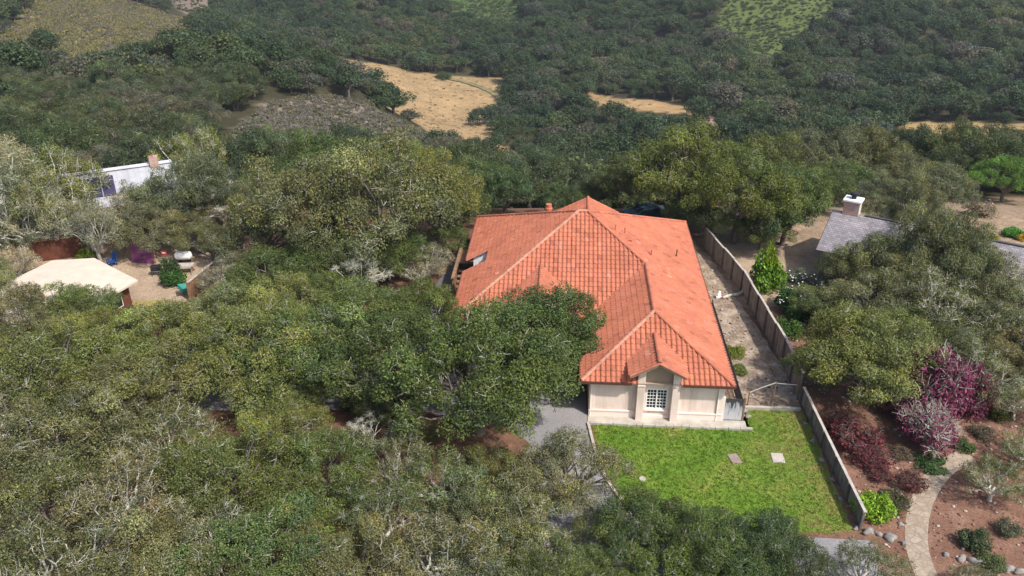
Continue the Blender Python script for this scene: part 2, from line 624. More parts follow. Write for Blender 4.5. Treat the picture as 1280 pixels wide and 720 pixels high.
LAWN, n, l, p = new_mat('lawn_turf')
t1 = noise_node(n, l, .33, 5, .6); t2 = noise_node(n, l, 14, 5, .75); t3 = noise_node(n, l, 1.6, 4)
c = ramp(n, l, t1.outputs['Fac'], [(.32, (.105, .195, .022)), (.5, (.135, .23, .028)), (.60, (.18, .245, .04)), (.70, (.29, .26, .09))]).outputs[0]
# worn, yellowed turf along the far end by the fence
tc2 = n.new('ShaderNodeTexCoord'); sx = n.new('ShaderNodeSeparateXYZ'); l.new(tc2.outputs['Object'], sx.inputs[0])
mr = n.new('ShaderNodeMapRange'); mr.inputs[1].default_value = 11.2; mr.inputs[2].default_value = 15.8; l.new(sx.outputs[0], mr.inputs[0])
mu = n.new('ShaderNodeMath'); mu.operation = 'MULTIPLY'; l.new(mr.outputs[0], mu.inputs[0]); l.new(ramp(n, l, t3.outputs['Fac'], [(.38, (0, 0, 0)), (.62, (1, 1, 1))]).outputs[0], mu.inputs[1])
c = mix(n, l, c, (.24, .20, .07), mu.outputs[0])
c = mix(n, l, c, ramp(n, l, t2.outputs['Fac'], [(.3, (.78, .8, .75)), (.7, (1.2, 1.18, 1.15))]).outputs[0], 1.0, 'MULTIPLY')
l.new(c, p.inputs['Base Color']); p.inputs['Roughness'].default_value = .9; p.inputs['Specular IOR Level'].default_value = .15
b = n.new('ShaderNodeBump'); b.inputs['Strength'].default_value = .8; b.inputs['Distance'].default_value = .06
l.new(t2.outputs['Fac'], b.inputs['Height']); l.new(b.outputs[0], p.inputs['Normal'])


def soil(name, lo, mid, hi, s1=.5, s2=6):
    m, n, l, p = new_mat(name)
    t1 = noise_node(n, l, s1, 7, .65); t2 = noise_node(n, l, s2, 6, .75)
    c = ramp(n, l, t1.outputs['Fac'], [(.3, lo), (.5, mid), (.68, hi)]).outputs[0]
    c = mix(n, l, c, ramp(n, l, t2.outputs['Fac'], [(.3, (.5, .5, .5)), (.5, (1, 1, 1)), (.72, (1.55, 1.5, 1.45))]).outputs[0], 1.0, 'MULTIPLY')
    l.new(c, p.inputs['Base Color']); p.inputs['Roughness'].default_value = .95; p.inputs['Specular IOR Level'].default_value = .1
    b = n.new('ShaderNodeBump'); b.inputs['Strength'].default_value = .7; b.inputs['Distance'].default_value = .08
    l.new(t2.outputs['Fac'], b.inputs['Height']); l.new(b.outputs[0], p.inputs['Normal'])
    return m


RUBBLE = soil('side_yard_soil', (.155, .11, .08), (.27, .205, .15), (.46, .39, .31), .9, 5)
DUST = soil('yard_dust', (.24, .17, .115), (.36, .27, .19), (.42, .33, .23))
MULCH = soil('garden_mulch', (.15, .08, .055), (.21, .115, .08), (.27, .16, .115), .7, 9)
DRYGRASS = soil('dry_lawn', (.26, .22, .075), (.33, .27, .11), (.25, .23, .07))
FLAG, n, l, p = new_mat('flagstone')
tc2 = n.new('ShaderNodeTexCoord'); vo = n.new('ShaderNodeTexVoronoi'); vo.feature = 'DISTANCE_TO_EDGE'; vo.inputs['Scale'].default_value = 2.1
vo2 = n.new('ShaderNodeTexVoronoi'); vo2.inputs['Scale'].default_value = 2.1
l.new(tc2.outputs['Object'], vo.inputs['Vector']); l.new(tc2.outputs['Object'], vo2.inputs['Vector'])
c = mix(n, l, (.29, .225, .165), (.40, .33, .25), vo2.outputs['Color'])
t9 = noise_node(n, l, 5, 6, .7)
c = mix(n, l, c, ramp(n, l, t9.outputs['Fac'], [(.3, (.7, .68, .65)), (.7, (1.2, 1.2, 1.2))]).outputs[0], 1.0, 'MULTIPLY')
c = mix(n, l, (.24, .19, .14), c, ramp(n, l, vo.outputs['Distance'], [(.02, (0, 0, 0)), (.06, (1, 1, 1))]).outputs[0])
l.new(c, p.inputs['Base Color']); p.inputs['Roughness'].default_value = .9

kerb_line = curve([(2.0, 43.2), (2.3, 41.0), (2.55, 39.3), (3.1, 37.6), (3.8, 36.1), (4.9, 34.9), (6.4, 34.25)], 6)
drive = [(1.9, 50.4)] + [(q.x - .05, q.y) for q in kerb_line] + [(10, 34.1), (16.6, 34.0), (16.6, 30.6), (12, 28.5), (4, 24), (-12, 22), (-14, 26), (-6, 31), (-2.4, 36), (-1.3, 39.5), (-1.2, 43),
         (-3, 45.2), (-8, 46.6), (-16, 47.6), (-26, 47.4), (-27, 44.6), (-20, 43.6), (-12, 44.0), (-6, 44.2)]
drive = [(1.9, 50.4)] + [(q.x - .05, q.y) for q in kerb_line] + [(10, 34.1), (16.6, 34.0), (16.6, 30.4), (12, 28.0), (4, 22), (-12, 20), (-17, 26), (-8, 30), (-3.4, 35), (-1.9, 38.5), (-1.6, 41),
         (-3, 42.7), (-8, 43.6), (-16, 43.6), (-26, 42.6), (-28, 46.6), (-18, 48.4), (-8, 48.4), (-4.2, 50.4)]
sheet('driveway', drive, .004, ASPHALT)
N_LAWN = sum(max(1, int(math.hypot(b_[0] - a_[0], b_[1] - a_[1]) / .5)) for a_, b_ in (((8, 34.3), (15.9, 34.5)), ((15.9, 34.5), (15.85, 45.3)), ((15.85, 45.3), (14.5, 45.5)), ((14.5, 45.5), (12.2, 45.2)), ((12.2, 45.2), (12.1, 43.3)))) + 1
lawn_o = [(q.x + .25, q.y) for q in kerb_line] + wobble([(8, 34.3), (15.9, 34.5), (15.85, 45.3), (14.5, 45.5), (12.2, 45.2), (12.1, 43.3)], .12, .5, 3)[:N_LAWN] + [(12.0, 43.12), (2.3, 43.12)]
sheet('lawn', lawn_o, .012, LAWN)
sheet('patio', [(2.0, 43.2), (11.9, 43.2), (11.9, 44.1), (2.0, 44.1)], .02, CONCRETE)
sheet('side_yard', wobble([(11.0, 44.4), (15.9, 45.6), (15.7, 50), (13.2, 68.5), (11.4, 74), (10.4, 74)], .15, .8, 4), .008, RUBBLE)
sheet('garden_bed', wobble([(16.6, 31.0), (30, 29), (44, 40), (44, 58), (30, 58), (17.5, 56), (15.9, 50), (16.3, 40)], .3, 1.0, 5), .006, MULCH)
sheet('neighbour_yard', wobble([(14.6, 60), (24, 60), (26, 64), (36, 60), (48, 71), (40, 71.5), (14, 71.5)], .3, 1.0, 6), .005 if True else 0, DUST)
sheet('yard', wobble([(-52, 60), (-40, 56), (-33.5, 52.5), (-27.5, 53), (-25, 60), (-29, 69), (-36, 71), (-50, 66)], .3, 1.0, 7), .006, DUST)
sheet('dry_grass_patch', wobble([(-33.6, 53.2), (-30.2, 53.0), (-29.6, 55.5), (-31.5, 57.4), (-34, 57.2)], .2, .6, 8), .012, DRYGRASS)
sheet('side_path', [(-10.9, 51), (-8.2, 51), (-8.2, 66.5), (-9.4, 66.5), (-10.6, 60)], .008, simple('side_asphalt', (.13, .125, .13), .9, .2, 2, .2, 20))
path_l = curve([(18.6, 31.0), (18.75, 33.2), (19.4, 35.3), (20.6, 37.6), (22.4, 39.9), (24.6, 41.6)], 6)
out_a, out_b = [], []
for i, q in enumerate(path_l):
    d_ = (path_l[min(i + 1, len(path_l) - 1)] - path_l[max(i - 1, 0)]).normalized()
    nn = Vector((-d_.y, d_.x, 0)) * .56
    out_a.append(q + nn); out_b.append(q - nn)
sheet('garden_path', [(q.x, q.y) for q in out_a + out_b[::-1]], .018, FLAG)
# raised concrete kerb along the curved lawn edge
m = MB()
for i in range(len(kerb_line) - 1):
    a_, b_ = kerb_line[i], kerb_line[i + 1]
    m.bar((a_.x, a_.y, .07), (b_.x, b_.y, .07), .16, .15)
tag(part('lawn_kerb', m, CONCRETE, None), 'pale concrete kerb curving between the asphalt drive and the green lawn', 'kerb')
m = MB()
r_ = random.Random(5)
x = 2.1
while x < 11.6:
    w = r_.uniform(.35, .9)
    m.box((x + w / 2, 43.16 + r_.uniform(-.03, .03), .08), (w * .97, .2, .17 + r_.uniform(0, .06)), r_.uniform(-.03, .03), bev=.02)
    x += w
tag(part('stone_edging', m, CONCRETE, None), 'low pale stone edging between the front patio and the lawn', 'edging')

# ------------------------------------------------------------------ the tile-roofed house
house = thing('house', 'long single storey house with hipped terracotta tile roof and cream stucco front behind the lawn', 'house', (0, 0, 0))
EX0, EX1, EY0, EY1, EZ, AZ = -7.52, 10.83, 50.7, 69.3, 2.9, 7.7        # eaves of the main block and height of its peak
AXL, AXR, AY = 1.22, 1.95, 59.5
WX0, WY0, RX = 1.50, 43.65, 6.17                                        # front wing
kR = (AZ - EZ) / (EX1 - AXR)
kL = (AZ - EZ) / (AXL - EX0)
kF = (AZ - EZ) / (AY - EY0)
kB = (AZ - EZ) / (EY1 - AY)
RZ = EZ + kR * (EX1 - RX)
kW = (RZ - EZ) / (RX - WX0)
WAY = WY0 + 4.65
kWF = (RZ - EZ) / (WAY - WY0)
VY = EY0 + (RZ - EZ) / kF                                               # where the wing ridge runs into the main roof
zR = lambda x: EZ + kR * (EX1 - x)
zL = lambda x: EZ + kL * (x - EX0)
zF = lambda y: EZ + kF * (y - EY0)
zB = lambda y: EZ + kB * (EY1 - y)
zW = lambda x: EZ + kW * (x - WX0)
zWF = lambda y: EZ + kWF * (y - WY0)

roof_bm = bmesh.new()
roof_cl = roof_bm.loops.layers.float_color.new('col')
tr = random.Random(3)


def tile_plane(poly, u, lift=0.0, tint=1.0, vb=None):
    """a convex roof plane covered with barrel tiles; u is the level direction along its eave"""
    poly = [Vector(p_) for p_ in poly]
    u = Vector(u).normalized()
    nrm = Vector((0, 0, 0))
    for i in range(1, len(poly) - 1):
        nrm += (poly[i] - poly[0]).cross(poly[i + 1] - poly[0])
    nrm.normalize()
    if nrm.z < 0:
        nrm = -nrm
    v = nrm.cross(u)
    if v.z < 0:
        v = -v
    O = Vector((EX0 - .4, WY0, EZ))
    O = O - nrm * (O - poly[0]).dot(nrm)
    us = [(p_ - O).dot(u) for p_ in poly]
    vv = [(p_ - O).dot(v) for p_ in poly]
    w, h = .32, .40
    v_base = min(vv)
    if vb is not None:
        v_base = (Vector((O.x, WY0, EZ)) - O).dot(v)
    prof = [(0, -.02), (.10, .038), (.34, .07), (.58, .038), (.70, -.01), (.84, -.02), (1, -.01)]
    bm = bmesh.new()
    cl = bm.loops.layers.float_color.new('col')
    for i in range(int(math.floor(min(us) / w)) - 1, int(math.ceil(max(us) / w)) + 1):
        for j in range(-1, int((max(vv) - v_base) / h) + 2):
            u0, v0 = i * w, v_base + j * h - .06
            b_ = 1 + tr.gauss(0, .045)
            k = tr.random()
            cc = (b_ * tint, b_ * tint * (1 + tr.gauss(0, .03)), b_ * tint * (1 + tr.gauss(0, .04)), 1)
            if k < .02:
                cc = (b_ * .72, b_ * .72, b_ * .78, 1)
            elif k > .985:
                cc = (b_ * 1.1, b_ * 1.35, b_ * 1.6, 1)
            lo, hi, bt = [], [], []
            jz = tr.gauss(0, .006)
            ju = tr.gauss(0, .008)
            for t, z_ in prof:
                lo.append(bm.verts.new(O + u * (u0 + t * w + ju) + v * v0 + nrm * (z_ + .045 + lift + jz)))
                hi.append(bm.verts.new(O + u * (u0 + t * w) + v * (v0 + h + .03) + nrm * (z_ + .004 + lift)))
                bt.append(bm.verts.new(O + u * (u0 + t * w + ju) + v * (v0 + .012) + nrm * (z_ * .8 + lift - .012)))
            for q in range(len(prof) - 1):
                for f in (bm.faces.new((lo[q], lo[q + 1], hi[q + 1], hi[q])), bm.faces.new((bt[q], bt[q + 1], lo[q + 1], lo[q]))):
                    for lp in f.loops:
                        lp[cl] = cc
    ctr = sum(poly, Vector()) / len(poly)
    for i in range(len(poly)):
        a_, b_ = poly[i], poly[(i + 1) % len(poly)]
        pn = (b_ - a_).cross(nrm).normalized()
        if (ctr - a_).dot(pn) > 0:
            pn = -pn
        level = abs(b_.z - a_.z) < 1e-3 and a_.z < ctr.z
        bmesh.ops.bisect_plane(bm, geom=bm.verts[:] + bm.edges[:] + bm.faces[:], dist=1e-5, plane_co=a_ + pn * (.1 if level else 0), plane_no=pn, clear_outer=True)
    # backing sheet just below the tiles
    f = bm.faces.new([bm.verts.new(p_ - nrm * .03) for p_ in poly])
    for lp in f.loops:
        lp[cl] = (.5, .5, .5, 1)
    me = bpy.data.meshes.new('tmp')
    bm.to_mesh(me)
    bm.free()
    roof_bm.from_mesh(me)
    bpy.data.meshes.remove(me)


NY0, NY1, NX = 58.3, 60.3, -5.7                                        # open notch in the long side
fx = lambda y: EX0 + (y - EY0) * (AXL - EX0) / (AY - EY0)               # front-left hip
bx_ = lambda y: AXL - (y - AY) * (AXL - EX0) / (EY1 - AY)
P3 = lambda x, y, z: (x, y, z)
tile_plane([(EX0, EY0, EZ), (WX0, EY0, EZ), (RX, VY, RZ), (AXR, AY, AZ), (AXL, AY, AZ)], (1, 0, 0))
tile_plane([(EX1, VY, EZ), (EX1, EY1, EZ), (AXR, AY, AZ), (RX, VY, RZ)], (0, 1, 0))
tile_plane([(EX1, WY0, EZ), (EX1, VY, EZ), (RX, VY, RZ), (RX, WAY, RZ)], (0, 1, 0))
tile_plane([(WX0, WY0, EZ), (WX0, EY0, EZ), (RX, VY, RZ), (RX, WAY, RZ)], (0, 1, 0))
for tri_ in ([(WX0, WY0, EZ), (4.97, WY0, EZ), (4.97, WY0 + (4.97 - WX0) * 4.65 / (RX - WX0), EZ + (4.97 - WX0) * kW)], [(7.6, WY0, EZ), (EX1, WY0, EZ), (7.6, WY0 + (EX1 - 7.6) * 4.65 / (EX1 - RX), zR(7.6))],
             [(4.97, 45.0, zWF(45.0)), (7.6, 45.0, zWF(45.0)), (7.6, WY0 + (EX1 - 7.6) * 4.65 / (EX1 - RX), zR(7.6)), (RX, WAY, RZ), (4.97, WY0 + (4.97 - WX0) * 4.65 / (RX - WX0), EZ + (4.97 - WX0) * kW)]):
    tile_plane(tri_, (1, 0, 0), vb=0.0)
tile_plane([(EX0, EY0, EZ), (EX0, NY0, EZ), (fx(NY0), NY0, zL(fx(NY0)))], (0, 1, 0))
tile_plane([(NX, NY0, zL(NX)), (fx(NY0), NY0, zL(fx(NY0))), (AXL, AY, AZ), (bx_(NY1), NY1, zL(bx_(NY1))), (NX, NY1, zL(NX))], (0, 1, 0))
tile_plane([(EX0, NY1, EZ), (EX0, EY1, EZ), (bx_(NY1), NY1, zL(bx_(NY1)))], (0, 1, 0))
tile_plane([(EX0, EY1, EZ), (EX1, EY1, EZ), (AXR, AY, AZ), (AXL, AY, AZ)], (1, 0, 0))
# rear gable
BX, BZ, BH, BY = 2.26, 4.35, 2.7, 70.9
yb = lambda z: EY1 - (z - EZ) / kB
tile_plane([(BX, BY, BZ), (BX, yb(BZ), BZ), (BX - BH, EY1 - .05, BZ - BH * .5), (BX - BH, BY, BZ - BH * .5)], (0, 1, 0), .05)
tile_plane([(BX, BY, BZ), (BX, yb(BZ), BZ), (BX + BH, EY1 - .05, BZ - BH * .5), (BX + BH, BY, BZ - BH * .5)], (0, 1, 0), .05)
# small gable over the window
GX0, GX1, GRX, GRZ, GEZ, GY = 4.42, 7.86, 6.14, 4.57, 3.62, 43.22
yg = lambda z: WY0 + (z - EZ) / kWF
tile_plane([(GX0, GY, GEZ), (GRX, GY, GRZ), (GRX, yg(GRZ), GRZ), (GX0, yg(GEZ), GEZ)], (0, 1, 0), .05)
tile_plane([(GX1, GY, GEZ), (GRX, GY, GRZ), (GRX, yg(GRZ), GRZ), (GX1, yg(GEZ), GEZ)], (0, 1, 0), .05)
# entry gable on the main front
HX, HZ, HH, HY = -1.4, 5.2, 3.0, 50.0
HE = HZ - HH * .543
yh = lambda z: EY0 + (z - EZ) / kF
tile_plane([(HX - HH, HY, HE), (HX, HY, HZ), (HX, yh(HZ), HZ), (HX - HH, yh(HE), HE)], (0, 1, 0), .05)
tile_plane([(HX + HH, HY, HE), (HX, HY, HZ), (HX, yh(HZ), HZ), (HX + HH, yh(HE), HE)], (0, 1, 0), .05)

me = bpy.data.meshes.new('roof')
roof_bm.to_mesh(me)
roof_bm.free()
me.materials.append(TILE)
roof = link('roof', me, house)


def caps(a_, b_, r=.15, lift=.07, parent=roof, pale=0.0):
    """a line of overlapping half-round ridge tiles"""
    a_, b_ = Vector(a_), Vector(b_)
    L = (b_ - a_).length
    n_ = max(1, int(L / .42))
    d = (b_ - a_) / n_
    mb = MB()
    side = d.cross(Vector((0, 0, 1))).normalized()
    up = side.cross(d).normalized()
    for i in range(n_):
        k = 1 + tr.gauss(0, .09)
        col = (k, k * (1 + pale), k * (1 + 1.5 * pale))
        p0, p1 = a_ + d * i, a_ + d * (i + 1.08)
        ring = []
        for p_, rr in ((p0, r), (p1, r * .86)):
            ring.append([p_ + side * rr * math.cos(t) + up * (rr * .8 * math.sin(t) + lift - .02) for t in [math.pi * q / 6 for q in range(7)]])
        for q in range(6):
            mb.poly([ring[0][q], ring[0][q + 1], ring[1][q + 1], ring[1][q]], col)
        mb.poly(ring[0], (k * .8, k * .8, k * .8))
    part('ridge_cap', mb, TILE, parent)


caps((EX0, EY0, EZ), (AXL, AY, AZ), pale=.45)
caps((AXR, AY, AZ), (RX, VY, RZ))
caps((AXL - .05, AY, AZ), (AXR + .05, AY, AZ), pale=.5)
caps((RX, VY + .2, RZ), (RX, WAY, RZ))
caps((WX0, WY0, EZ), (RX, WAY, RZ), pale=.4)
caps((EX1, WY0, EZ), (RX, WAY, RZ))
caps((EX0, EY1, EZ), (AXL, AY, AZ))
caps((EX1, EY1, EZ), (AXR, AY, AZ))
caps((BX, yb(BZ), BZ + .05), (BX, BY, BZ + .05))
caps((GRX, yg(GRZ), GRZ + .05), (GRX, GY, GRZ + .05))
caps((GX0, GY + .02, GEZ + .02), (GRX, GY + .02, GRZ + .02), .13, .03)
caps((GX1, GY + .02, GEZ + .02), (GRX, GY + .02, GRZ + .02), .13, .03)
caps((HX, yh(HZ), HZ + .05), (HX, HY, HZ + .05))
caps((HX - HH, HY, HE), (HX, HY, HZ), .13, .03)
caps((HX + HH, HY, HE), (HX, HY, HZ), .13, .03)
caps((BX - BH, BY, BZ - BH * .5), (BX, BY, BZ), .13, .03)
caps((BX + BH, BY, BZ - BH * .5), (BX, BY, BZ), .13, .03)
caps((EX0, NY1, EZ), (NX, NY1, zL(NX)), .14, .03)
caps((EX0, NY0, EZ), (NX, NY0, zL(NX)), .12, .0)


def on_right(px, py):
    d = ray(px, py)
    # z = EZ + kR (EX1 - x)
    t = (EZ + kR * EX1 - CAM_H) / (d.z + kR * d.x)
    return Vector((d.x * t, d.y * t, CAM_H + d.z * t))


for px, py, hh in ((769, 289, .5), (781, 293, .5), (814, 320, .45), (845.5, 321, .55)):
    q = on_right(px, py)
    mb = MB()
    mb.lathe(q, [(.09, -.05), (.09, .06), (.045, .08), (.045, hh), (.06, hh), (.06, hh + .05)], 10)
    part('vent_pipe', mb, TILE if hh < .55 else FASCIA, roof)
q = on_right(786, 301)
mb = MB()
mb.box(q + Vector((0, 0, .12)), (.5, .45, .2), 0, bev=.04)
part('roof_vent', mb, TILE, roof)
q = at(686, 262, 5.2)
mb = MB()
mb.lathe((q.x, q.y, 3.6), [(.24, 0), (.24, 1.55), (.32, 1.6), (.32, 1.75), (.25, 1.85), (.25, 2.1)], 12)
part('chimney_pot', mb, TILE, roof)

# walls: an L in plan, the window opening left open in the front
wx0, wx1, wy0 = 2.02, 10.42, 44.1
hx0, hx1, hy0, hy1 = -7.0, 10.42, 51.2, 68.8
zt = 2.86
ow0, ow1, oz0, oz1 = 5.58, 6.92, .66, 2.2
mb = MB()
L_out = [(wx1, wy0), (hx1, hy1), (hx0, hy1), (hx0, NY1 + .1), (NX - .1, NY1 + .1), (NX - .1, NY0 - .3), (hx0, NY0 - .3), (hx0, hy0), (wx0, hy0), (wx0, wy0)]
for i in range(len(L_out) - 1):
    (a0, b0), (a1, b1) = L_out[i], L_out[i + 1]
    mb.poly([(a0, b0, -.3), (a1, b1, -.3), (a1, b1, zt), (a0, b0, zt)])
for (a0, a1, z0, z1) in ((wx0, ow0, -.3, zt), (ow1, wx1, -.3, zt), (ow0, ow1, -.3, oz0), (ow0, ow1, oz1, zt)):
    mb.poly([(a0, wy0, z0), (a1, wy0, z0), (a1, wy0, z1), (a0, wy0, z1)])
for (a, b) in (((ow0, oz0), (ow1, oz0)), ((ow1, oz0), (ow1, oz1)), ((ow1, oz1), (ow0, oz1)), ((ow0, oz1), (ow0, oz0))):
    mb.poly([(a[0], wy0, a[1]), (b[0], wy0, b[1]), (b[0], wy0 + .2, b[1]), (a[0], wy0 + .2, a[1])])
part('wall', mb, STUCCO, house)
# wall of the notch, up to the tiles above it
mb = MB()
mb.poly([(hx0, NY1 + .08, 0), (NX, NY1 + .08, 0), (NX, NY1 + .08, zL(NX) - .03), (hx0, NY1 + .08, zL(hx0) - .03)])
mb.poly([(hx0, NY1 + .085, 0), (NX, NY1 + .085, 0), (NX, NY1 + .085, zL(NX) - .03), (hx0, NY1 + .085, zL(hx0) - .03)][::-1])
tag(part('wall', mb, WHITE, house), 'white wall facing the notch in the roof')
# soffits
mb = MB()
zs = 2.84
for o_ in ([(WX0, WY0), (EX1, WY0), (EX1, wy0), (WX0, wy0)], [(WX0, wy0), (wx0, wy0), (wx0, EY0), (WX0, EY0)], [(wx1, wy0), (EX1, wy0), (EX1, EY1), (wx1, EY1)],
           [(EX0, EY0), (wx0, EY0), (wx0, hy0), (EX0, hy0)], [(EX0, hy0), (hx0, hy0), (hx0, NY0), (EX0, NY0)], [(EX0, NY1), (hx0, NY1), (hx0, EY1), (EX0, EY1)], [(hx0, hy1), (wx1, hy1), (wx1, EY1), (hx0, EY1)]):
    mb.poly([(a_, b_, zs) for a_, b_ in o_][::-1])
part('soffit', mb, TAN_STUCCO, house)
# gutters along the eaves
for a_, b_ in (((WX0 - .1, WY0 - .12), (4.6, WY0 - .12)), ((7.72, WY0 - .12), (EX1 + .1, WY0 - .12)), ((EX1 + .1, WY0), (EX1 + .1, EY1)), ((EX0 - .1, EY0), (EX0 - .1, NY0)), ((EX0 - .1, NY1), (EX0 - .1, EY1)), ((WX0 - .1, WY0), (WX0 - .1, EY0 - .1)), ((EX0, EY0 - .12), (HX - HH, EY0 - .12))):
    mb = MB()
    mb.bar((*a_, 2.86), (*b_, 2.86), .11, .15)
    part('gutter', mb, FASCIA, house)
for x in (2.12, 10.05):
    mb = MB()
    mb.tube([(x, WY0 - .1, 2.8), (x, wy0 - .06, 2.5), (x, wy0 - .06, .1), (x, wy0 - .2, .03)], .045, 8)
    part('downspout', mb, TRIM, house)
# pilasters, base mouldings, corner strips
for x in (5.2, 7.36):
    mb = MB()
    ztop = GRZ - abs(x - GRX) * .552 - .08
    mb.box((x, 43.9, ztop / 2), (.46, .4, ztop), bev=.015)
    mb.box((x, 43.89, 2.62), (.5, .44, .12), bev=.02)
    part('pilaster', mb, STUCCO, house)
for a0, a1 in ((2.02, 4.97), (7.59, 10.42)):
    mb = MB()
    mb.box(((a0 + a1) / 2, wy0 - .03, .2), (a1 - a0, .07, .4), bev=.015)
    mb.box(((a0 + a1) / 2, wy0 - .05, .46), (a1 - a0, .1, .12), bev=.02)
    part('base_moulding', mb, TRIM, house)
mb = MB()
mb.box((6.28, wy0 - .03, .12), (1.7, .07, .24), bev=.015)
part('base_moulding', mb, TRIM, house)
for x in (2.2, 10.24):
    mb = MB()
    mb.box((x, wy0 - .03, 1.68), (.34, .05, 2.3), bev=.01)
    part('corner_strip', mb, TRIM, house)
# gable infill over the window and its lintel
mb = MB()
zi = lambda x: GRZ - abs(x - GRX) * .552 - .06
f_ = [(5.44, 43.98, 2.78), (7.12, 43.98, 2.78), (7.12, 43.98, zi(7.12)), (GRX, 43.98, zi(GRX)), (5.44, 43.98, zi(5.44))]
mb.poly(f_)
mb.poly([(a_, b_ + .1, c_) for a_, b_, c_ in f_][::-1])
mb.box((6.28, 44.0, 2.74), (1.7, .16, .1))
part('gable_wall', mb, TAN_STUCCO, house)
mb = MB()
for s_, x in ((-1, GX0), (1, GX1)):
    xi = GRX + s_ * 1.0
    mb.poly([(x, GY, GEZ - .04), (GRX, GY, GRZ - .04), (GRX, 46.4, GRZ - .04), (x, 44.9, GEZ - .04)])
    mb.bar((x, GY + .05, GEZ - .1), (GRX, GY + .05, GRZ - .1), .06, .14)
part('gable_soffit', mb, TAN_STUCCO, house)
mb = MB()
hi_ = lambda x: HZ - abs(x - HX) * .543 - .06
mb.poly([(HX - 2.6, 50.5, 0), (HX + 2.6, 50.5, 0), (HX + 2.6, 50.5, hi_(HX + 2.6)), (HX, 50.5, hi_(HX)), (HX - 2.6, 50.5, hi_(HX - 2.6))])
part('entry_wall', mb, STUCCO, house)
mb = MB()
mb.poly([(BX - 2.3, 70.4, -1), (BX + 2.3, 70.4, -1), (BX + 2.3, 70.4, 3.1), (BX, 70.4, BZ - .06), (BX - 2.3, 70.4, 3.1)])
for s_ in (-1, 1):
    mb.poly([(BX + s_ * 2.3, 68.8, -1), (BX + s_ * 2.3, 70.4, -1), (BX + s_ * 2.3, 70.4, 3.1), (BX + s_ * 2.3, 68.8, 3.1)])
part('rear_wall', mb, STUCCO, house)
# window: white frame with two sashes of small panes
wnd = thing('window', None, None)
bpy.data.objects.remove(wnd)
mb = MB()
yf = wy0 + .03
for x in (ow0 + .04, ow1 - .04, (ow0 + ow1) / 2):
    mb.box((x, yf, (oz0 + oz1) / 2), (.08, .09, oz1 - oz0))
for z in (oz0 + .04, oz1 - .04):
    mb.box(((ow0 + ow1) / 2, yf + .002, z), (ow1 - ow0 - .16, .084, .08))
wf = part('window', mb, WHITE, house)
mb = MB()
cxm = (ow0 + ow1) / 2
for a0, a1 in ((ow0 + .08, cxm - .04), (cxm + .04, ow1 - .08)):
    for i in (1, 2):
        x = a0 + (a1 - a0) * i / 3
        mb.box((x, yf + .01, (oz0 + oz1) / 2), (.028, .03, oz1 - oz0 - .16))
    for j in range(1, 6):
        z = oz0 + .08 + (oz1 - oz0 - .16) * j / 6
        mb.box(((a0 + a1) / 2, yf + .013, z), (a1 - a0, .026, .028))
part('muntin', mb, WHITE, wf)
mb = MB()
mb.poly([(ow0, yf + .05, oz0), (ow1, yf + .05, oz0), (ow1, yf + .05, oz1), (ow0, yf + .05, oz1)])
part('pane', mb, GLASS, wf)
mb = MB()
mb.box((cxm, wy0 - .04, oz0 - .05), (ow1 - ow0 + .14, .14, .08), bev=.01)
part('window_sill', mb, TRIM, wf)
# wooden side stair by the notch
mb = MB()
mb.box((-8.5, 61.6, 1.0), (.12, 5.6, 2.0))
mb.bar((-8.5, 58.7, 2.04), (-8.5, 64.5, 2.04), .26, .08)
part('stair_wall', mb, WOOD, house)
mb = MB()
for i in range(6):
    mb.box((-7.75, 59.2 + i * .42, .15 + i * .26), (1.3, .36, .06))
part('stair_tread', mb, WOOD, house)
mb = MB()
mb.box((-7.75, 63.6, 1.7), (1.35, 2.6, .1))
part('landing', mb, WOOD, house)

# ------------------------------------------------------------------ gate, railing and fences round the house
gate = thing('gate', 'weathered white board gate streaked black beside the cream stucco front', 'gate', (11.1, 44.12, 0))
GATE_M, n, l, p = new_mat('weathered_white_boards')
tc2 = n.new('ShaderNodeTexCoord'); sx = n.new('ShaderNodeSeparateXYZ'); l.new(tc2.outputs['Object'], sx.inputs[0])
tn = n.new('ShaderNodeTexNoise'); tn.inputs['Scale'].default_value = 1.0; mp = n.new('ShaderNodeMapping'); mp.inputs['Scale'].default_value = (9, 9, 1.2)
l.new(tc2.outputs['Object'], mp.inputs[0]); l.new(mp.outputs[0], tn.inputs['Vector'])
ad = n.new('ShaderNodeMath'); ad.operation = 'MULTIPLY_ADD'; ad.inputs[1].default_value = .42; l.new(sx.outputs[2], ad.inputs[0]); l.new(tn.outputs['Fac'], ad.inputs[2])
l.new(ramp(n, l, ad.outputs[0], [(.75, (.52, .52, .53)), (.98, (.30, .30, .32)), (1.12, (.045, .045, .05))]).outputs[0], p.inputs['Base Color'])
p.inputs['Roughness'].default_value = .85
mb = MB()
for i in range(8):
    mb.box((-.49 + i * .14, 0, .85 + .01 * (i % 3)), (.132, .03, 1.6), bev=.006)
part('board_panel', mb, GATE_M, gate)
for x in (-.63, .63):
    mb = MB()
    mb.box((x, .02, .88), (.12, .12, 1.76), bev=.01)
    part('post', mb, WOOD if x > 0 else TRIM, gate)

rail = thing('railing', 'black metal picket railing running under the eave beside the gravel side yard', 'railing', (11.75, 44.4, 0))
for y in list(np.arange(0, 13.6, 2.25)):
    mb = MB(); mb.box((0, y, .65), (.06, .06, 1.3)); part('post', mb, BLACK, rail)
for z in (.15, .65, 1.2):
    mb = MB(); mb.box((0, 6.75, z), (.04, 13.4, .05)); part('rail', mb, BLACK, rail)
pk = MB(); pk.box((0, 0, .68), (.035, .035, 1.1)); pkm = pk.mesh('picket', BLACK)
for i in range(90):
    if i % 15:
        link('picket', pkm, rail, (0, i * .15, 0))


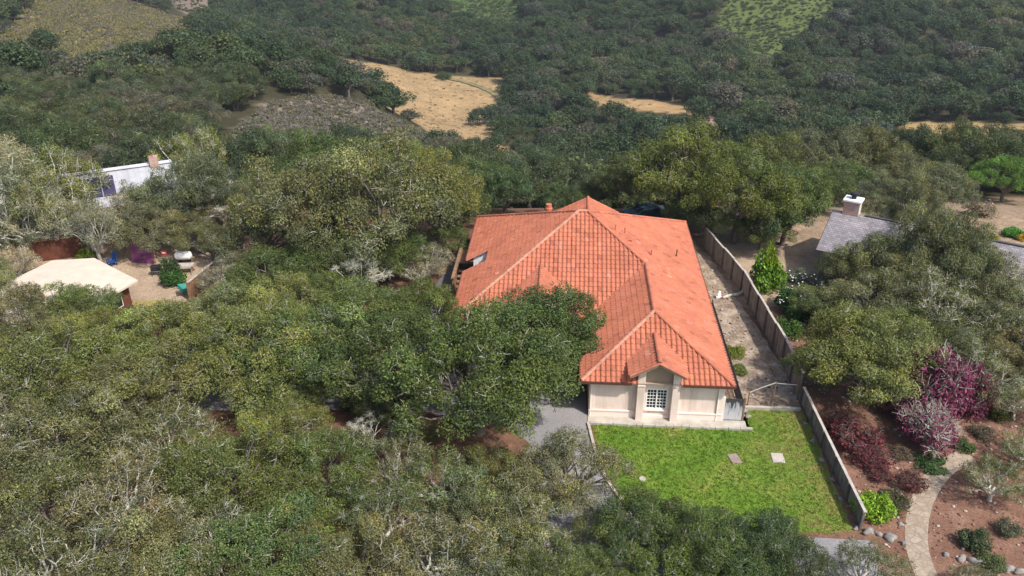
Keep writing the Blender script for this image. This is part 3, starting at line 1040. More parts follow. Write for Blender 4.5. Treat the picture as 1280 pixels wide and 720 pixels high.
def board_fence(name, label, pts, h, M_, step, capM, seed, pitch=2.4, base=0.0):
    """upright boards between posts along pts, every bay a panel of its own"""
    r = random.Random(seed)
    o0 = Vector((*pts[0], 0))
    f = thing(name, label, 'fence', o0)
    line = [Vector((*q_, 0)) for q_ in pts]
    L = sum((line[i + 1] - line[i]).length for i in range(len(line) - 1))
    nb = int(round(L / pitch))

    def pos(s):
        for i in range(len(line) - 1):
            d_ = (line[i + 1] - line[i]).length
            if s <= d_ or i == len(line) - 2:
                return line[i].lerp(line[i + 1], s / d_)
            s -= d_
    for b_ in range(nb):
        a_, c_ = pos(L * b_ / nb) - o0, pos(L * (b_ + 1) / nb) - o0
        zz = step(b_, nb)
        d_ = (c_ - a_)
        ln = d_.length
        rz = math.atan2(d_.y, d_.x)
        mb = MB()
        k = int(ln / .15)
        for i in range(k):
            q_ = a_ + d_ * ((i + .5) / k)
            t = r.uniform(.72, 1.25)
            mb.box((q_.x, q_.y, zz + h / 2 + r.uniform(-.015, .015)), (ln / k - .008, .025, h), rz, (t, t * r.uniform(.96, 1.03), t * r.uniform(.93, 1.05)))
        part('panel', mb, M_, f)
        mb = MB()
        mb.bar(a_ + Vector((0, 0, zz + h + .04)), c_ + Vector((0, 0, zz + h + .04)), .16, .06)
        part('cap_rail', mb, capM, f)
        nrm_ = Vector((-d_.y, d_.x, 0)).normalized() * .08
        for q_ in ([a_, c_] if b_ == nb - 1 else [a_]):
            mb = MB()
            q2 = q_ + nrm_
            mb.box((q2.x, q2.y, zz + h / 2), (.13, .13, h + .12), rz, (.7, .7, .7))
            part('post', mb, M_, f)
    return f


board_fence('board_fence', 'low grey weathered board fence between the green lawn and the mulched garden', [(16.35, 34.8), (16.15, 40), (15.95, 46.4)], 1.15, GREYWOOD, lambda b_, n_: 0, PALEWOOD, 1, 2.3)
fA, fB = at(983, 464), at(925, 362)
board_fence('board_fence', 'tall brown stepped board fence along the bare gravel side yard', [(15.85, 46.7), (fA.x, fA.y), (fB.x, fB.y), (13.0, 70.5)], 2.05, BROWNFENCE, lambda b_, n_: -.06 * (b_ % 2) - .02 * b_, PALEWOOD, 2, 2.2)
wf_ = thing('rail_fence', 'flimsy pole barrier crossing the gravel side yard near the gate', 'fence', at(963, 509))
o0 = wf_.location
mb = MB(); q = at(968, 509) - o0; mb.tube([(0, 0, 0), (.15, .1, 1.9)], .04, 6); part('post', mb, WOOD, wf_)
q = at(934, 509) - o0
mb = MB(); mb.tube([(q.x, q.y, 1.15), (q.x * .5, q.y * .5 + .1, 1.45), (.15, .1, 1.85)], .035, 6); part('rail', mb, PALEWOOD, wf_)
mb = MB(); mb.tube([(q.x, q.y, .0), (q.x, q.y, 1.2)], .04, 6); part('post', mb, WOOD, wf_)
q = at(985, 505) - o0
mb = MB(); mb.tube([(.15, .1, 1.8), (q.x + .3, q.y, 1.5)], .02, 6); part('rail', mb, PALEWOOD, wf_)
o = bpy.data.objects.new('board', None); bpy.data.objects.remove(o)
mb = MB(); a_, b_ = at(930, 511), at(1000, 513); mb.bar(a_ + Vector((0, 0, .1)), b_ + Vector((0, 0, .1)), .2, .2)
tag(part('timber_edging', mb, PALEWOOD, None), 'pale timber sleeper dividing the lawn from the gravel side yard', 'edging')
q = at(963, 458)
mb = MB(); b_ = at(969, 472); mb.tube([q + Vector((0, 0, .05)), b_ + Vector((0, 0, .35))], .05, 6)
tag(part('loose_pole', mb, WOOD, None), 'dark pole lying propped on the gravel by the barrier', 'pole')
mb = MB(); pts_ = [at(903, 374), at(912, 371), at(922, 370), at(934, 364)]
mb.tube([p_ + Vector((0, 0, .14)) for p_ in pts_], [.1, .12, .14, .17], 8)
tag(part('fallen_log', mb, LICHEN, None), 'grey fallen log lying across the gravel by the tall fence', 'log')


def lumpy(c, r, seed, sq=(1, 1, 1), n_=2, amp=.25):
    bm = bmesh.new()
    bmesh.ops.create_icosphere(bm, subdivisions=n_, radius=1)
    rr = random.Random(seed)
    ph = [rr.uniform(0, 6.28) for _ in range(6)]
    vs_ = []
    for v in bm.verts:
        d_ = v.co.normalized()
        k = 1 + amp * (math.sin(2.3 * d_.x + ph[0]) * math.sin(2.9 * d_.y + ph[1]) + .6 * math.sin(4.7 * d_.z + ph[2] + 3 * d_.x) * math.sin(5.1 * d_.y + ph[3])) + rr.uniform(-.06, .06)
        vs_.append(Vector(c) + Vector((d_.x * sq[0], d_.y * sq[1], d_.z * sq[2])) * r * k)
    bm.verts.index_update()
    fs = [[v.index for v in f.verts] for f in bm.faces]
    bm.free()
    return vs_, fs


q = at(898, 373)
mb = MB(); mb.raw(*lumpy(q + Vector((0, 0, .18)), .24, 4, (.8, .7, 1.3), 3, .5), (1, 1, 1))
bag = part('plastic_sack', mb, WHITE, None)
tag(bag, 'crumpled white sack with a red patch at the end of the fallen log', 'sack')
mb = MB(); mb.raw(*lumpy(q + Vector((.26, .05, .16)), .15, 5, (1, .9, .9)))
part('red_patch', mb, simple('red_plastic', (.5, .03, .04), .5), bag)

# slabs in the lawn
for (px, py, w, d_, m_, lab, rz) in ((918, 574, .62, .85, simple('worn_slab', (.27, .21, .18), .9, .2, 5), 'worn brownish utility cover set in the lawn closer to the drive kerb', .25), (972, 573, .72, .86, simple('new_slab', (.44, .39, .34), .9, .15, 4), 'pale rectangular concrete cover set in the lawn closer to the fence', .0)):
    q = at(px, py)
    mb = MB(); mb.box((q.x, q.y, .03), (w, d_, .09), rz, bev=.02); mb.box((q.x, q.y, .078), (w * .86, d_ * .88, .012), rz)
    tag(part('utility_cover', mb, m_, None), lab, 'utility cover')
q = at(803, 599)
mb = MB(); mb.lathe((q.x, q.y, .0), [(.2, 0), (.2, .06), (.17, .075)], 12)
tag(part('drain_cover', mb, CONCRETE, None), 'small round drain cover in the lawn near the curved kerb', 'drain cover')
# stones
r_ = random.Random(9)
for (px, py, s_) in ((1071, 661, .34), (1084, 666, .36), (1097, 668, .34), (1112, 673, .36), (1130, 680, .3), (1182, 694, .32), (1202, 700, .26), (1218, 703, .3), (1230, 706, .38), (1245, 709, .36), (1258, 713, .32), (1272, 716, .36), (1126, 656, .2), (1104, 618, .35), (1106, 508, .42)):
    q = at(px, py)
    s_ *= r_.uniform(.55, .95)
    mb = MB(); mb.raw(*lumpy((0, 0, s_ * .2), s_, r_.randint(0, 999), (1, r_.uniform(.6, .95), r_.uniform(.45, .8)), 2, .5))
    tag(part('rock', mb, STONE, None, True), 'rounded grey rock edging the mulched garden bed', 'rock', 'rocks edging the mulched garden').location = q
for (px, py) in ((1084, 668), ):
    pass
for (px, py, s_) in ((926, 520, .3), (929, 515, .34), (934, 521, .26), (932, 509, .3), (1050, 625, .2), (1040, 600, .2), (1027, 577, .22), (1016, 552, .2), (1006, 530, .2)):
    q = at(px, py)
    s_ *= r_.uniform(.6, 1.0)
    mb = MB(); mb.raw(*lumpy((0, 0, s_ * .25), s_, r_.randint(0, 999), (1, .8, .6), 2, .5))
    tag(part('rock', mb, STONE, None, True), 'pale stone lying at the edge of the lawn by the gate or fence', 'rock', 'stones at the edges of the lawn').location = q

# ------------------------------------------------------------------ neighbouring house with brick chimney
SHINGLE, n, l, p = new_mat('grey_shingle')
tc2 = n.new('ShaderNodeTexCoord'); bk = n.new('ShaderNodeTexBrick'); l.new(tc2.outputs['Object'], bk.inputs['Vector'])
bk.inputs['Scale'].default_value = 1; bk.inputs['Brick Width'].default_value = .3; bk.inputs['Row Height'].default_value = .2; bk.inputs['Mortar Size'].default_value = .012
bk.inputs['Color1'].default_value = (.19, .18, .19, 1); bk.inputs['Color2'].default_value = (.29, .27, .285, 1); bk.inputs['Mortar'].default_value = (.09, .085, .09, 1)
t1 = noise_node(n, l, .8, 5)
l.new(mix(n, l, bk.outputs[0], ramp(n, l, t1.outputs['Fac'], [(.3, (.8, .8, .8)), (.7, (1.25, 1.2, 1.2))]).outputs[0], 1.0, 'MULTIPLY'), p.inputs['Base Color']); p.inputs['Roughness'].default_value = .9
BRICK, n, l, p = new_mat('chimney_brick')
tc2 = n.new('ShaderNodeTexCoord'); bk = n.new('ShaderNodeTexBrick'); mp = n.new('ShaderNodeMapping'); mp.inputs['Rotation'].default_value = (R(90), 0, 0)
l.new(tc2.outputs['Object'], mp.inputs[0]); l.new(mp.outputs[0], bk.inputs['Vector'])
bk.inputs['Scale'].default_value = 1; bk.inputs['Brick Width'].default_value = .24; bk.inputs['Row Height'].default_value = .09; bk.inputs['Mortar Size'].default_value = .012
bk.inputs['Color1'].default_value = (.30, .12, .09, 1); bk.inputs['Color2'].default_value = (.42, .24, .19, 1); bk.inputs['Mortar'].default_value = (.5, .45, .4, 1)
l.new(bk.outputs[0], p.inputs['Base Color']); p.inputs['Roughness'].default_value = .9
ex = Vector((.88, -.475, 0)); 
nh = thing('house', 'grey shingled house with a brick chimney among oaks beyond the tall fence', 'house', (20.97, 64.44, 0), math.atan2(-.475, .88))
LN, DP, E0, R0 = 24.0, 4.3, 2.8, 4.9
mb = MB()
mb.poly([(0, 0, E0), (LN, 0, E0), (LN, DP, R0), (0, DP, R0)])
mb.poly([(0, 2 * DP, E0), (LN, 2 * DP, E0), (LN, DP, R0), (0, DP, R0)][::-1])
mb.poly([(0, 0, E0 - .14), (LN, 0, E0 - .14), (LN, DP, R0 - .14), (0, DP, R0 - .14)][::-1])
mb.poly([(0, 2 * DP, E0 - .14), (LN, 2 * DP, E0 - .14), (LN, DP, R0 - .14), (0, DP, R0 - .14)])
nr = part('roof', mb, SHINGLE, nh)
mb = MB()
mb.bar((0, 0, E0 - .07), (LN, 0, E0 - .07), .05, .16); mb.bar((0, 0, E0 - .07), (0, DP, R0 - .07), .05, .16); mb.bar((0, 2 * DP, E0 - .07), (0, DP, R0 - .07), .05, .16)
part('fascia_board', mb, simple('grey_fascia', (.07, .065, .065), .8), nh)
mb = MB(); mb.bar((2.6, DP, R0 + .03), (LN, DP, R0 + .03), .3, .06); part('ridge_cap', mb, simple('dark_ridge', (.07, .07, .075), .9), nr)
mb = MB()
for a_, b_ in (((.5, .5), (LN - .5, .5)), ((LN - .5, .5), (LN - .5, 2 * DP - .5)), ((LN - .5, 2 * DP - .5), (.5, 2 * DP - .5)), ((.5, 2 * DP - .5), (.5, .5))):
    mb.poly([(*a_, 0), (*b_, 0), (*b_, E0 + .1), (*a_, E0 + .1)])
for x in (.5, LN - .5):
    mb.poly([(x, .5, E0 + .1), (x, 2 * DP - .5, E0 + .1), (x, DP, R0 - .18)])
part('wall', mb, simple('brown_siding', (.17, .125, .095), .9, .2), nh)
ch = MB(); ch.box((1.45, DP + .2, 4.75), (1.25, 1.0, 2.4))
ch_o = part('chimney', ch, BRICK, nh)
mb = MB(); mb.box((1.45, DP + .2, 6.03), (1.5, 1.25, .18), bev=.03); part('chimney_slab', mb, WHITE, ch_o)
mb = MB(); mb.box((2.085, DP + .2, 5.05), (.02, 1.0, 1.9)); part('limewash', mb, simple('limewash', (.62, .56, .5), .9, .2, 3), ch_o)
mb = MB(); mb.lathe((1.45, DP + .2, 6.12), [(.2, 0), (.2, .25), (.34, .27), (.34, .48), (.2, .55)], 12); part('chimney_cowl', mb, BLACK, ch_o)

# ------------------------------------------------------------------ red-brown house and pale-roofed outbuilding of the other neighbour
METAL = simple('pale_metal_roof', (.40, .40, .42), .5, .15, .7, usecol=True)
lh = thing('house', 'redwood sided house with pale metal roof and solar panels behind lichened oaks', 'house', (-36.1, 72.4, 0), math.atan2(-.5, -.866))
LN, DP, E0, R0 = 27.0, 4.0, 3.2, 5.2
mb = MB()
k = 54
for i in range(k):
    a_, b_ = LN * i / k, LN * (i + 1) / k
    mb.poly([(a_, .55, E0), (b_, .55, E0), (b_, -DP, R0), (a_, -DP, R0)][::-1], (1, 1, 1) if i % 2 else (.93, .93, .94))
    mb.poly([(a_, -2 * DP - .5, E0), (b_, -2 * DP - .5, E0), (b_, -DP, R0), (a_, -DP, R0)], (.95, .95, .96))
    mb.bar((a_, .55, E0 + .02), (a_, -DP, R0 + .02), .03, .05)
mb.bar((0, -DP, R0 + .05), (LN, -DP, R0 + .05), .7, .08, (1.5, 1.5, 1.5))
lr = part('roof', mb, METAL, lh)
mb = MB(); mb.bar((0, .58, E0 - .09), (LN, .58, E0 - .09), .05, .18); mb.bar((0, .55, E0 - .09), (0, -DP, R0 - .09), .05, .18); mb.bar((0, -2 * DP - .5, E0 - .09), (0, -DP, R0 - .09), .05, .18)
part('fascia_board', mb, REDWALL, lh)
SOLAR, n, l, p = new_mat('solar_glass'); p.inputs['Base Color'].default_value = (.05, .045, .09, 1); p.inputs['Roughness'].default_value = .25
for i in range(4):
    a_, b_ = 5.4 + i * 1.15, 6.45 + i * 1.15
    mb = MB()
    s0, s1 = .28, .82
    lerp = lambda t, dz: (.55 - t * (DP + .55), E0 + t * (R0 - E0) + dz)
    y0_, z0_ = lerp(s0, .1); y1_, z1_ = lerp(s1, .1)
    mb.poly([(a_, y0_, z0_), (b_, y0_, z0_), (b_, y1_, z1_), (a_, y1_, z1_)][::-1])
    mb.poly([(a_, y0_, z0_ - .05), (b_, y0_, z0_ - .05), (b_, y1_, z1_ - .05), (a_, y1_, z1_ - .05)])
    part('solar_panel', mb, SOLAR, lr)
mb = MB()
for a_, b_ in (((.4, 0), (LN, 0)), ((LN, 0), (LN, -2 * DP)), ((LN, -2 * DP), (.4, -2 * DP)), ((.4, -2 * DP), (.4, 0))):
    mb.poly([(*a_, -2.5), (*b_, -2.5), (*b_, E0 - .05), (*a_, E0 - .05)])
mb.poly([(.4, 0, E0 - .05), (.4, -2 * DP, E0 - .05), (.4, -DP, R0 - .1)])
part('wall', mb, REDWALL, lh)
for x in (2.0, 5.5, 9.0, 12.5, 16.0, 19.5, 23.0):
    for z in (1.6,):
        mb = MB(); mb.box((x, .05, z), (1.5, .1, 1.3)); w_ = part('window', mb, simple('dark_trim', (.06, .03, .02), .7) if 'dark_trim' not in bpy.data.materials else bpy.data.materials['dark_trim'], lh)
        mb = MB(); mb.box((x, .104, z), (1.34, .012, 1.14)); part('pane', mb, GLASS, w_)
mb = MB(); mb.box((1.6, -DP + .3, 5.3), (.8, .6, 1.5)); part('chimney', mb, BRICK, lh)
mb = MB(); mb.bar((.4, 1.6, 2.8), (16, 1.6, 2.8), .12, .2); part('veranda_beam', mb, REDWALL, lh)
for x in (.6, 4.4, 8.2, 12, 15.8):
    mb = MB(); mb.box((x, 1.6, 1.35), (.14, .14, 2.7)); part('veranda_post', mb, WOOD, lh)

shed = thing('outbuilding', 'low outbuilding with a broad cream roof and red-brown walls in the oaks', 'outbuilding', (-38.2, 55.2, 0))
cs = [(px, py) for px, py in ((172, 350), (118, 322.5), (65, 325.5), (10, 352), (-22, 392), (42, 412), (130, 374))]
cor = [at(px, py, 2.6) - Vector((-38.2, 55.2, 0)) for px, py in cs]
apex = Vector((sum(c_.x for c_ in cor) / 7, sum(c_.y for c_ in cor) / 7, 3.0))
CREAM = simple('cream_roofing', (.60, .50, .40), .9, .08, 1.1, .2, 40)
mb = MB()
for i in range(7):
    a_, b_ = cor[i], cor[(i + 1) % 7]
    mb.poly([a_, b_, apex])
    dz = Vector((0, 0, .16))
    mb.poly([a_ - dz, b_ - dz, b_, a_], (.6, .45, .4))
    mb.poly([a_ - dz, apex - dz, b_ - dz])
part('roof', mb, CREAM, shed)
mb = MB()
for i in range(7):
    a_, b_ = apex.lerp(cor[i], .86), apex.lerp(cor[(i + 1) % 7], .86)
    mb.poly([(a_.x, a_.y, -.2), (b_.x, b_.y, -.2), (b_.x, b_.y, 2.58), (a_.x, a_.y, 2.58)])
part('wall', mb, REDWALL, shed)
for i in (6, 5, 3):
    a_, b_ = apex.lerp(cor[i], .865), apex.lerp(cor[(i + 1) % 7], .865)
    c_ = (a_ + b_) / 2; d_ = b_ - a_
    mb = MB(); mb.box((c_.x, c_.y, 1.4), (min(1.4, d_.length * .4), .08, 1.0), math.atan2(d_.y, d_.x)); w_ = part('window', mb, WHITE, shed)
    mb = MB(); mb.box((c_.x, c_.y, 1.4), (min(1.25, d_.length * .36), .1, .86), math.atan2(d_.y, d_.x)); part('pane', mb, GLASS, w_)

# ------------------------------------------------------------------ things in the dirt yard
BLUE = simple('blue_plastic', (.02, .08, .28), .5)


def chair(px, py, rz, lab):
    t = thing('garden_chair', lab, 'chair', at(px, py), rz, 'blue garden chairs')
    mb = MB(); mb.box((0, 0, .4), (.62, .6, .06), bev=.015); part('seat', mb, BLUE, t)
    mb = MB()
    for i in range(5):
        mb.box((-.24 + i * .12, .34, .78), (.1, .04, .8), M=Matrix.Rotation(R(-14), 4, 'X'))
    part('backrest', mb, BLUE, t)
    for s_ in (-1, 1):
        mb = MB(); mb.box((s_ * .34, 0, .6), (.1, .7, .035)); mb.box((s_ * .34, -.26, .4), (.05, .06, .4)); part('armrest', mb, BLUE, t)
        for y in (-.25, .25):
            mb = MB(); mb.box((s_ * .27, y, .19), (.06, .06, .38)); part('leg', mb, BLUE, t)


chair(119, 326, .4, 'blue garden chair beside the yellow-green shrub, further from the purple sheet')
chair(141, 332, -.5, 'blue garden chair between the outbuilding roof and the purple sheet')
q = at(180, 328)
mb = MB()
PUR = simple('purple_sheet', (.17, .05, .13), .6, .4, 2)
mb.box((0, 0, .95), (2.1, .06, 2.0), 0, M=Matrix.Rotation(R(-10), 4, 'X'))
t = thing('screen_panel', 'faded purple sheet on a frame leaning in the dirt yard', 'screen', q, -.1)
part('sheet', mb, PUR, t)
mb = MB(); mb.bar((-1.08, 0, .0), (-1.08, .36, 2.0), .07); mb.bar((1.08, 0, 0), (1.08, .36, 2.0), .07); mb.bar((-1.08, .36, 2.0), (1.08, .36, 2.0), .07); part('frame', mb, WOOD, t)
q = at(208, 330)
t = thing('sign', 'small red sign with a white bar on a post beside the purple sheet', 'sign', q)
mb = MB(); mb.tube([(0, 0, 0), (0, 0, 1.2)], .03, 6); part('post', mb, WOOD, t)
mb = MB(); mb.box((0, -.04, 1.1), (.5, .03, .34), bev=.005); part('sign_board', mb, simple('sign_red', (.55, .04, .04), .5), t)
mb = MB(); mb.box((0, -.06, 1.1), (.3, .015, .09)); part('marking', mb, WHITE, t)
q = at(197, 344)
t = thing('barbecue', 'small black barbecue grill on the bare dirt of the yard', 'barbecue', q, .2)
mb = MB(); mb.box((0, 0, .62), (.85, .5, .3), bev=.06); part('firebox', mb, BLACK, t)
mb = MB(); mb.box((0, 0, .84), (.87, .52, .16), bev=.07); part('lid', mb, BLACK, t)
for x in (-.36, .36):
    for y in (-.2, .2):
        mb = MB(); mb.tube([(x, y, 0), (x, y, .5)], .025, 6); part('leg', mb, BLACK, t)
q = at(231, 329)
t = thing('tank', 'white cylindrical tank on a dark cradle under the oaks', 'tank', q, .1)
mb = MB(); mb.lathe((0, 0, .75), [(.1, -.75), (.33, -.62), (.38, -.45), (.38, .45), (.33, .62), (.1, .75)], 16, M=Matrix.Rotation(R(90), 4, 'Y')); part('vessel', mb, WHITE, t, True)
for x in (-.4, .4):
    mb = MB(); mb.box((x, 0, .22), (.14, .7, .44)); part('cradle', mb, BLACK, t)
q = at(248, 323)
t = thing('flag', 'white cloth pennant on a short pole beside the white tank', 'flag', q, -.2)
mb = MB(); mb.poly([(0, 0, 1.3), (.7, .1, 1.2), (.62, .05, .55), (0, 0, .9)]); mb.poly([(0, .01, 1.3), (.7, .11, 1.2), (.62, .06, .55), (0, .01, .9)][::-1]); part('cloth', mb, WHITE, t)
mb = MB(); mb.tube([(0, 0, 0), (0, 0, 1.4)], .03, 6); part('pole', mb, WOOD, t)
q = at(232, 341)
t = thing('picnic_table', 'weathered picnic table with pale board edges in the dirt yard', 'table', q, .15)
for y in (-.3, -.1, .1, .3):
    mb = MB(); mb.box((0, y, .75), (1.5, .18, .04)); part('board', mb, PALEWOOD, t)
for x in (-.6, .6):
    mb = MB(); mb.bar((x, -.5, 0), (x, .2, .73), .08); mb.bar((x, .5, 0), (x, -.2, .73), .08); part('leg', mb, WOOD, t)
q = at(237, 368)
t = thing('wheelbarrow', 'teal wheelbarrow tipped against the brown yard fence', 'wheelbarrow', q, .5)
TEAL = simple('teal_paint', (.02, .24, .21), .5)
mb = MB()
b0 = [(-.3, -.22, .3), (.3, -.22, .3), (.3, .22, .3), (-.3, .22, .3)]
b1 = [(-.75, -.5, .85), (.6, -.5, .8), (.6, .5, .8), (-.75, .5, .85)]
mb.poly(b0)
for i in range(4):
    mb.poly([b0[i], b0[(i + 1) % 4], b1[(i + 1) % 4], b1[i]])
    mb.poly([b1[i], b1[(i + 1) % 4], b0[(i + 1) % 4], b0[i]])
part('tray', mb, TEAL, t)
mb = MB(); mb.lathe((.75, 0, .2), [(.1, -.05), (.2, -.04), (.2, .04), (.1, .05)], 14, M=Matrix.Rotation(R(90), 4, 'X')); part('wheel', mb, BLACK, t)
for s_ in (-1, 1):
    mb = MB(); mb.tube([(.75, s_ * .08, .2), (.3, s_ * .2, .28), (-1.1, s_ * .33, .62)], .028, 6); part('handle', mb, WOOD, t)
    mb = MB(); mb.bar((-.4, s_ * .25, .36), (-.42, s_ * .27, 0), .04); part('leg', mb, BLACK, t)
a_, b_ = at(239, 376), at(270, 350)
board_fence('board_fence', 'short brown board fence with a pale cap beside the teal wheelbarrow', [(a_.x, a_.y), (b_.x, b_.y)], 1.6, WOOD, lambda b__, n_: 0, PALEWOOD, 7, 2.0)
a_, b_ = at(-30, 338), at(104, 320)
board_fence('board_fence', 'long redwood screen fence behind the cream roofed outbuilding', [(a_.x, a_.y), (b_.x, b_.y)], 1.9, REDWALL, lambda b__, n_: 0, WOOD, 8, 2.2)
# parked cars glimpsed under the oaks
def car(px, py, rz, col, lab, z=0.0):
    q = at(px, py, z)
    t = thing('parked_car', lab, 'car', q, rz)
    PAINT = simple('car_paint', col, .25, .03, 2, spec=.5)
    mb = MB()
    prof = [(-2.2, .35), (-2.25, .75), (-2.0, .92), (-1.3, .98), (-.7, 1.42), (.9, 1.44), (1.6, 1.02), (2.1, .95), (2.25, .7), (2.2, .35)]
    w = .88
    L_ = [(x, -w if z_ < 1.1 else -w * .8, z_) for x, z_ in prof]
    R_ = [(x, w if z_ < 1.1 else w * .8, z_) for x, z_ in prof]
    for i in range(len(prof)):
        j = (i + 1) % len(prof)
        mb.poly([L_[i], L_[j], R_[j], R_[i]])
    mb.poly([L_[i] for i in (0, 1, 2, 3, 6, 7, 8, 9)]); mb.poly([R_[i] for i in (9, 8, 7, 6, 3, 2, 1, 0)])
    mb.poly([L_[i] for i in (3, 4, 5, 6)]); mb.poly([R_[i] for i in (6, 5, 4, 3)])
    part('body', mb, PAINT, t)
    for a0, a1 in ((3, 4), (5, 6)):
        mb = MB()
        f_ = lambda k_, y_, tt: Vector(L_[a0]).lerp(Vector(L_[a1]), tt)
        pts_ = [Vector(L_[a0]).lerp(Vector(R_[a0]), .08).lerp(Vector(L_[a1]).lerp(Vector(R_[a1]), .08), .12), Vector(L_[a0]).lerp(Vector(R_[a0]), .92).lerp(Vector(L_[a1]).lerp(Vector(R_[a1]), .92), .12),
                Vector(L_[a0]).lerp(Vector(R_[a0]), .92).lerp(Vector(L_[a1]).lerp(Vector(R_[a1]), .92), .88), Vector(L_[a0]).lerp(Vector(R_[a0]), .08).lerp(Vector(L_[a1]).lerp(Vector(R_[a1]), .08), .88)]
        off = Vector((-.012 if a0 == 3 else .012, 0, .012))
        mb.poly([p_ + off for p_ in pts_])
        part('windscreen', mb, GLASS, t)
    for s_ in (-1, 1):
        mb = MB(); mb.poly([(-1.1, s_ * .885, 1.02), (1.3, s_ * .885, 1.03), (.75, s_ * .745, 1.36), (-.6, s_ * .745, 1.36)]); part('side_window', mb, GLASS, t)
        for x in (-1.4, 1.4):
            mb = MB(); mb.lathe((x, s_ * .84, .33), [(.2, -.1), (.33, -.09), (.33, .09), (.2, .1)], 16, M=Matrix.Rotation(R(90), 4, 'X')); part('wheel', mb, BLACK, t)


car(808, 274, .3, (.012, .035, .055), 'dark blue car parked behind the tiled roof under the oaks', -.9)
car(236, 462, .3, (.01, .06, .19), 'blue car mostly hidden in the oaks beside the dark drive')

# ------------------------------------------------------------------ oaks: trunk and limbs, clumped crown, pale lichened twigs


def tube_np(path, rad, n):
    """vertices and quads of a tapering tube"""
    path = np.asarray(path, float)
    k = len(path)
    d = np.gradient(path, axis=0)
    d /= np.linalg.norm(d, axis=1)[:, None] + 1e-9
    ref = np.where(np.abs(d[:, 2:3]) < .9, np.array([[0, 0, 1.]]), np.array([[1., 0, 0]]))
    x = np.cross(d, ref); x /= np.linalg.norm(x, axis=1)[:, None] + 1e-9
    y = np.cross(x, d)
    a = np.arange(n) * 2 * np.pi / n
    V = path[:, None, :] + (x[:, None, :] * np.cos(a)[None, :, None] + y[:, None, :] * np.sin(a)[None, :, None]) * np.asarray(rad)[:, None, None]
    V = V.reshape(-1, 3)
    i = np.arange(k - 1)[:, None] * n
    q = np.arange(n)[None, :]
    q2 = (q + 1) % n
    F = np.stack([i + q, i + q2, i + n + q2, i + n + q], -1).reshape(-1, 4)
    return V, F


class Tubes:
    def __init__(s):
        s.V, s.F, s.n = [], [], 0

    def add(s, path, rad, n=5):
        V, F = tube_np(path, rad, n)
        s.V.append(V); s.F.append(F + s.n); s.n += len(V)

    def arrays(s):
        return np.concatenate(s.V), np.concatenate(s.F)


def bend(g, a, b, amp, k=5, sag=0.0):
    t = np.linspace(0, 1, k)[:, None]
    p = a * (1 - t) + b * t
    off = g.normal(0, amp, (k, 3)); off[0] = 0; off[-1] = 0
    p += off
    p[:, 2] += sag * np.sin(np.pi * t[:, 0])
    return p


def leaf_quads(g, c, nrm, size, aspect=.62):
    """diamond sprigs at c facing nrm"""
    m = len(c)
    r = g.normal(0, 1, (m, 3))
    t = np.cross(nrm, r); t /= np.linalg.norm(t, axis=1)[:, None] + 1e-9
    b = np.cross(nrm, t)
    s = size[:, None]
    fold = nrm * s * g.uniform(-.25, .25, (m, 1))
    V = np.stack([c + t * s, c + b * s * aspect + fold, c - t * s, c - b * s * aspect + fold], 1).reshape(-1, 3)
    return V


def clump_leaves(g, c, r, n, leaf, flat=.7, up=.5):
    d = g.normal(0, 1, (int(n * 1.45) + 4, 3))
    d /= np.linalg.norm(d, axis=1)[:, None]
    d = d[d[:, 2] > -.5 - .5 * g.random(len(d))][:n]
    ph = g.uniform(0, 6.28, 4)
    lob = 1 + .28 * np.sin(3.1 * d[:, 0] + ph[0]) * np.sin(3.7 * d[:, 1] + ph[1]) + .16 * np.sin(7.3 * d[:, 0] + ph[2]) * np.sin(6.9 * d[:, 2] + ph[3])
    rad = r * lob * (.66 + .38 * g.random(len(d)))
    p = c + d * rad[:, None] * np.array([1, 1, flat])
    nrm = d * .55 + np.array([0, 0, up]) + g.normal(0, .5, d.shape)
    nrm /= np.linalg.norm(nrm, axis=1)[:, None]
    size = leaf * g.uniform(.6, 1.35, len(d))
    return p, nrm, size, d


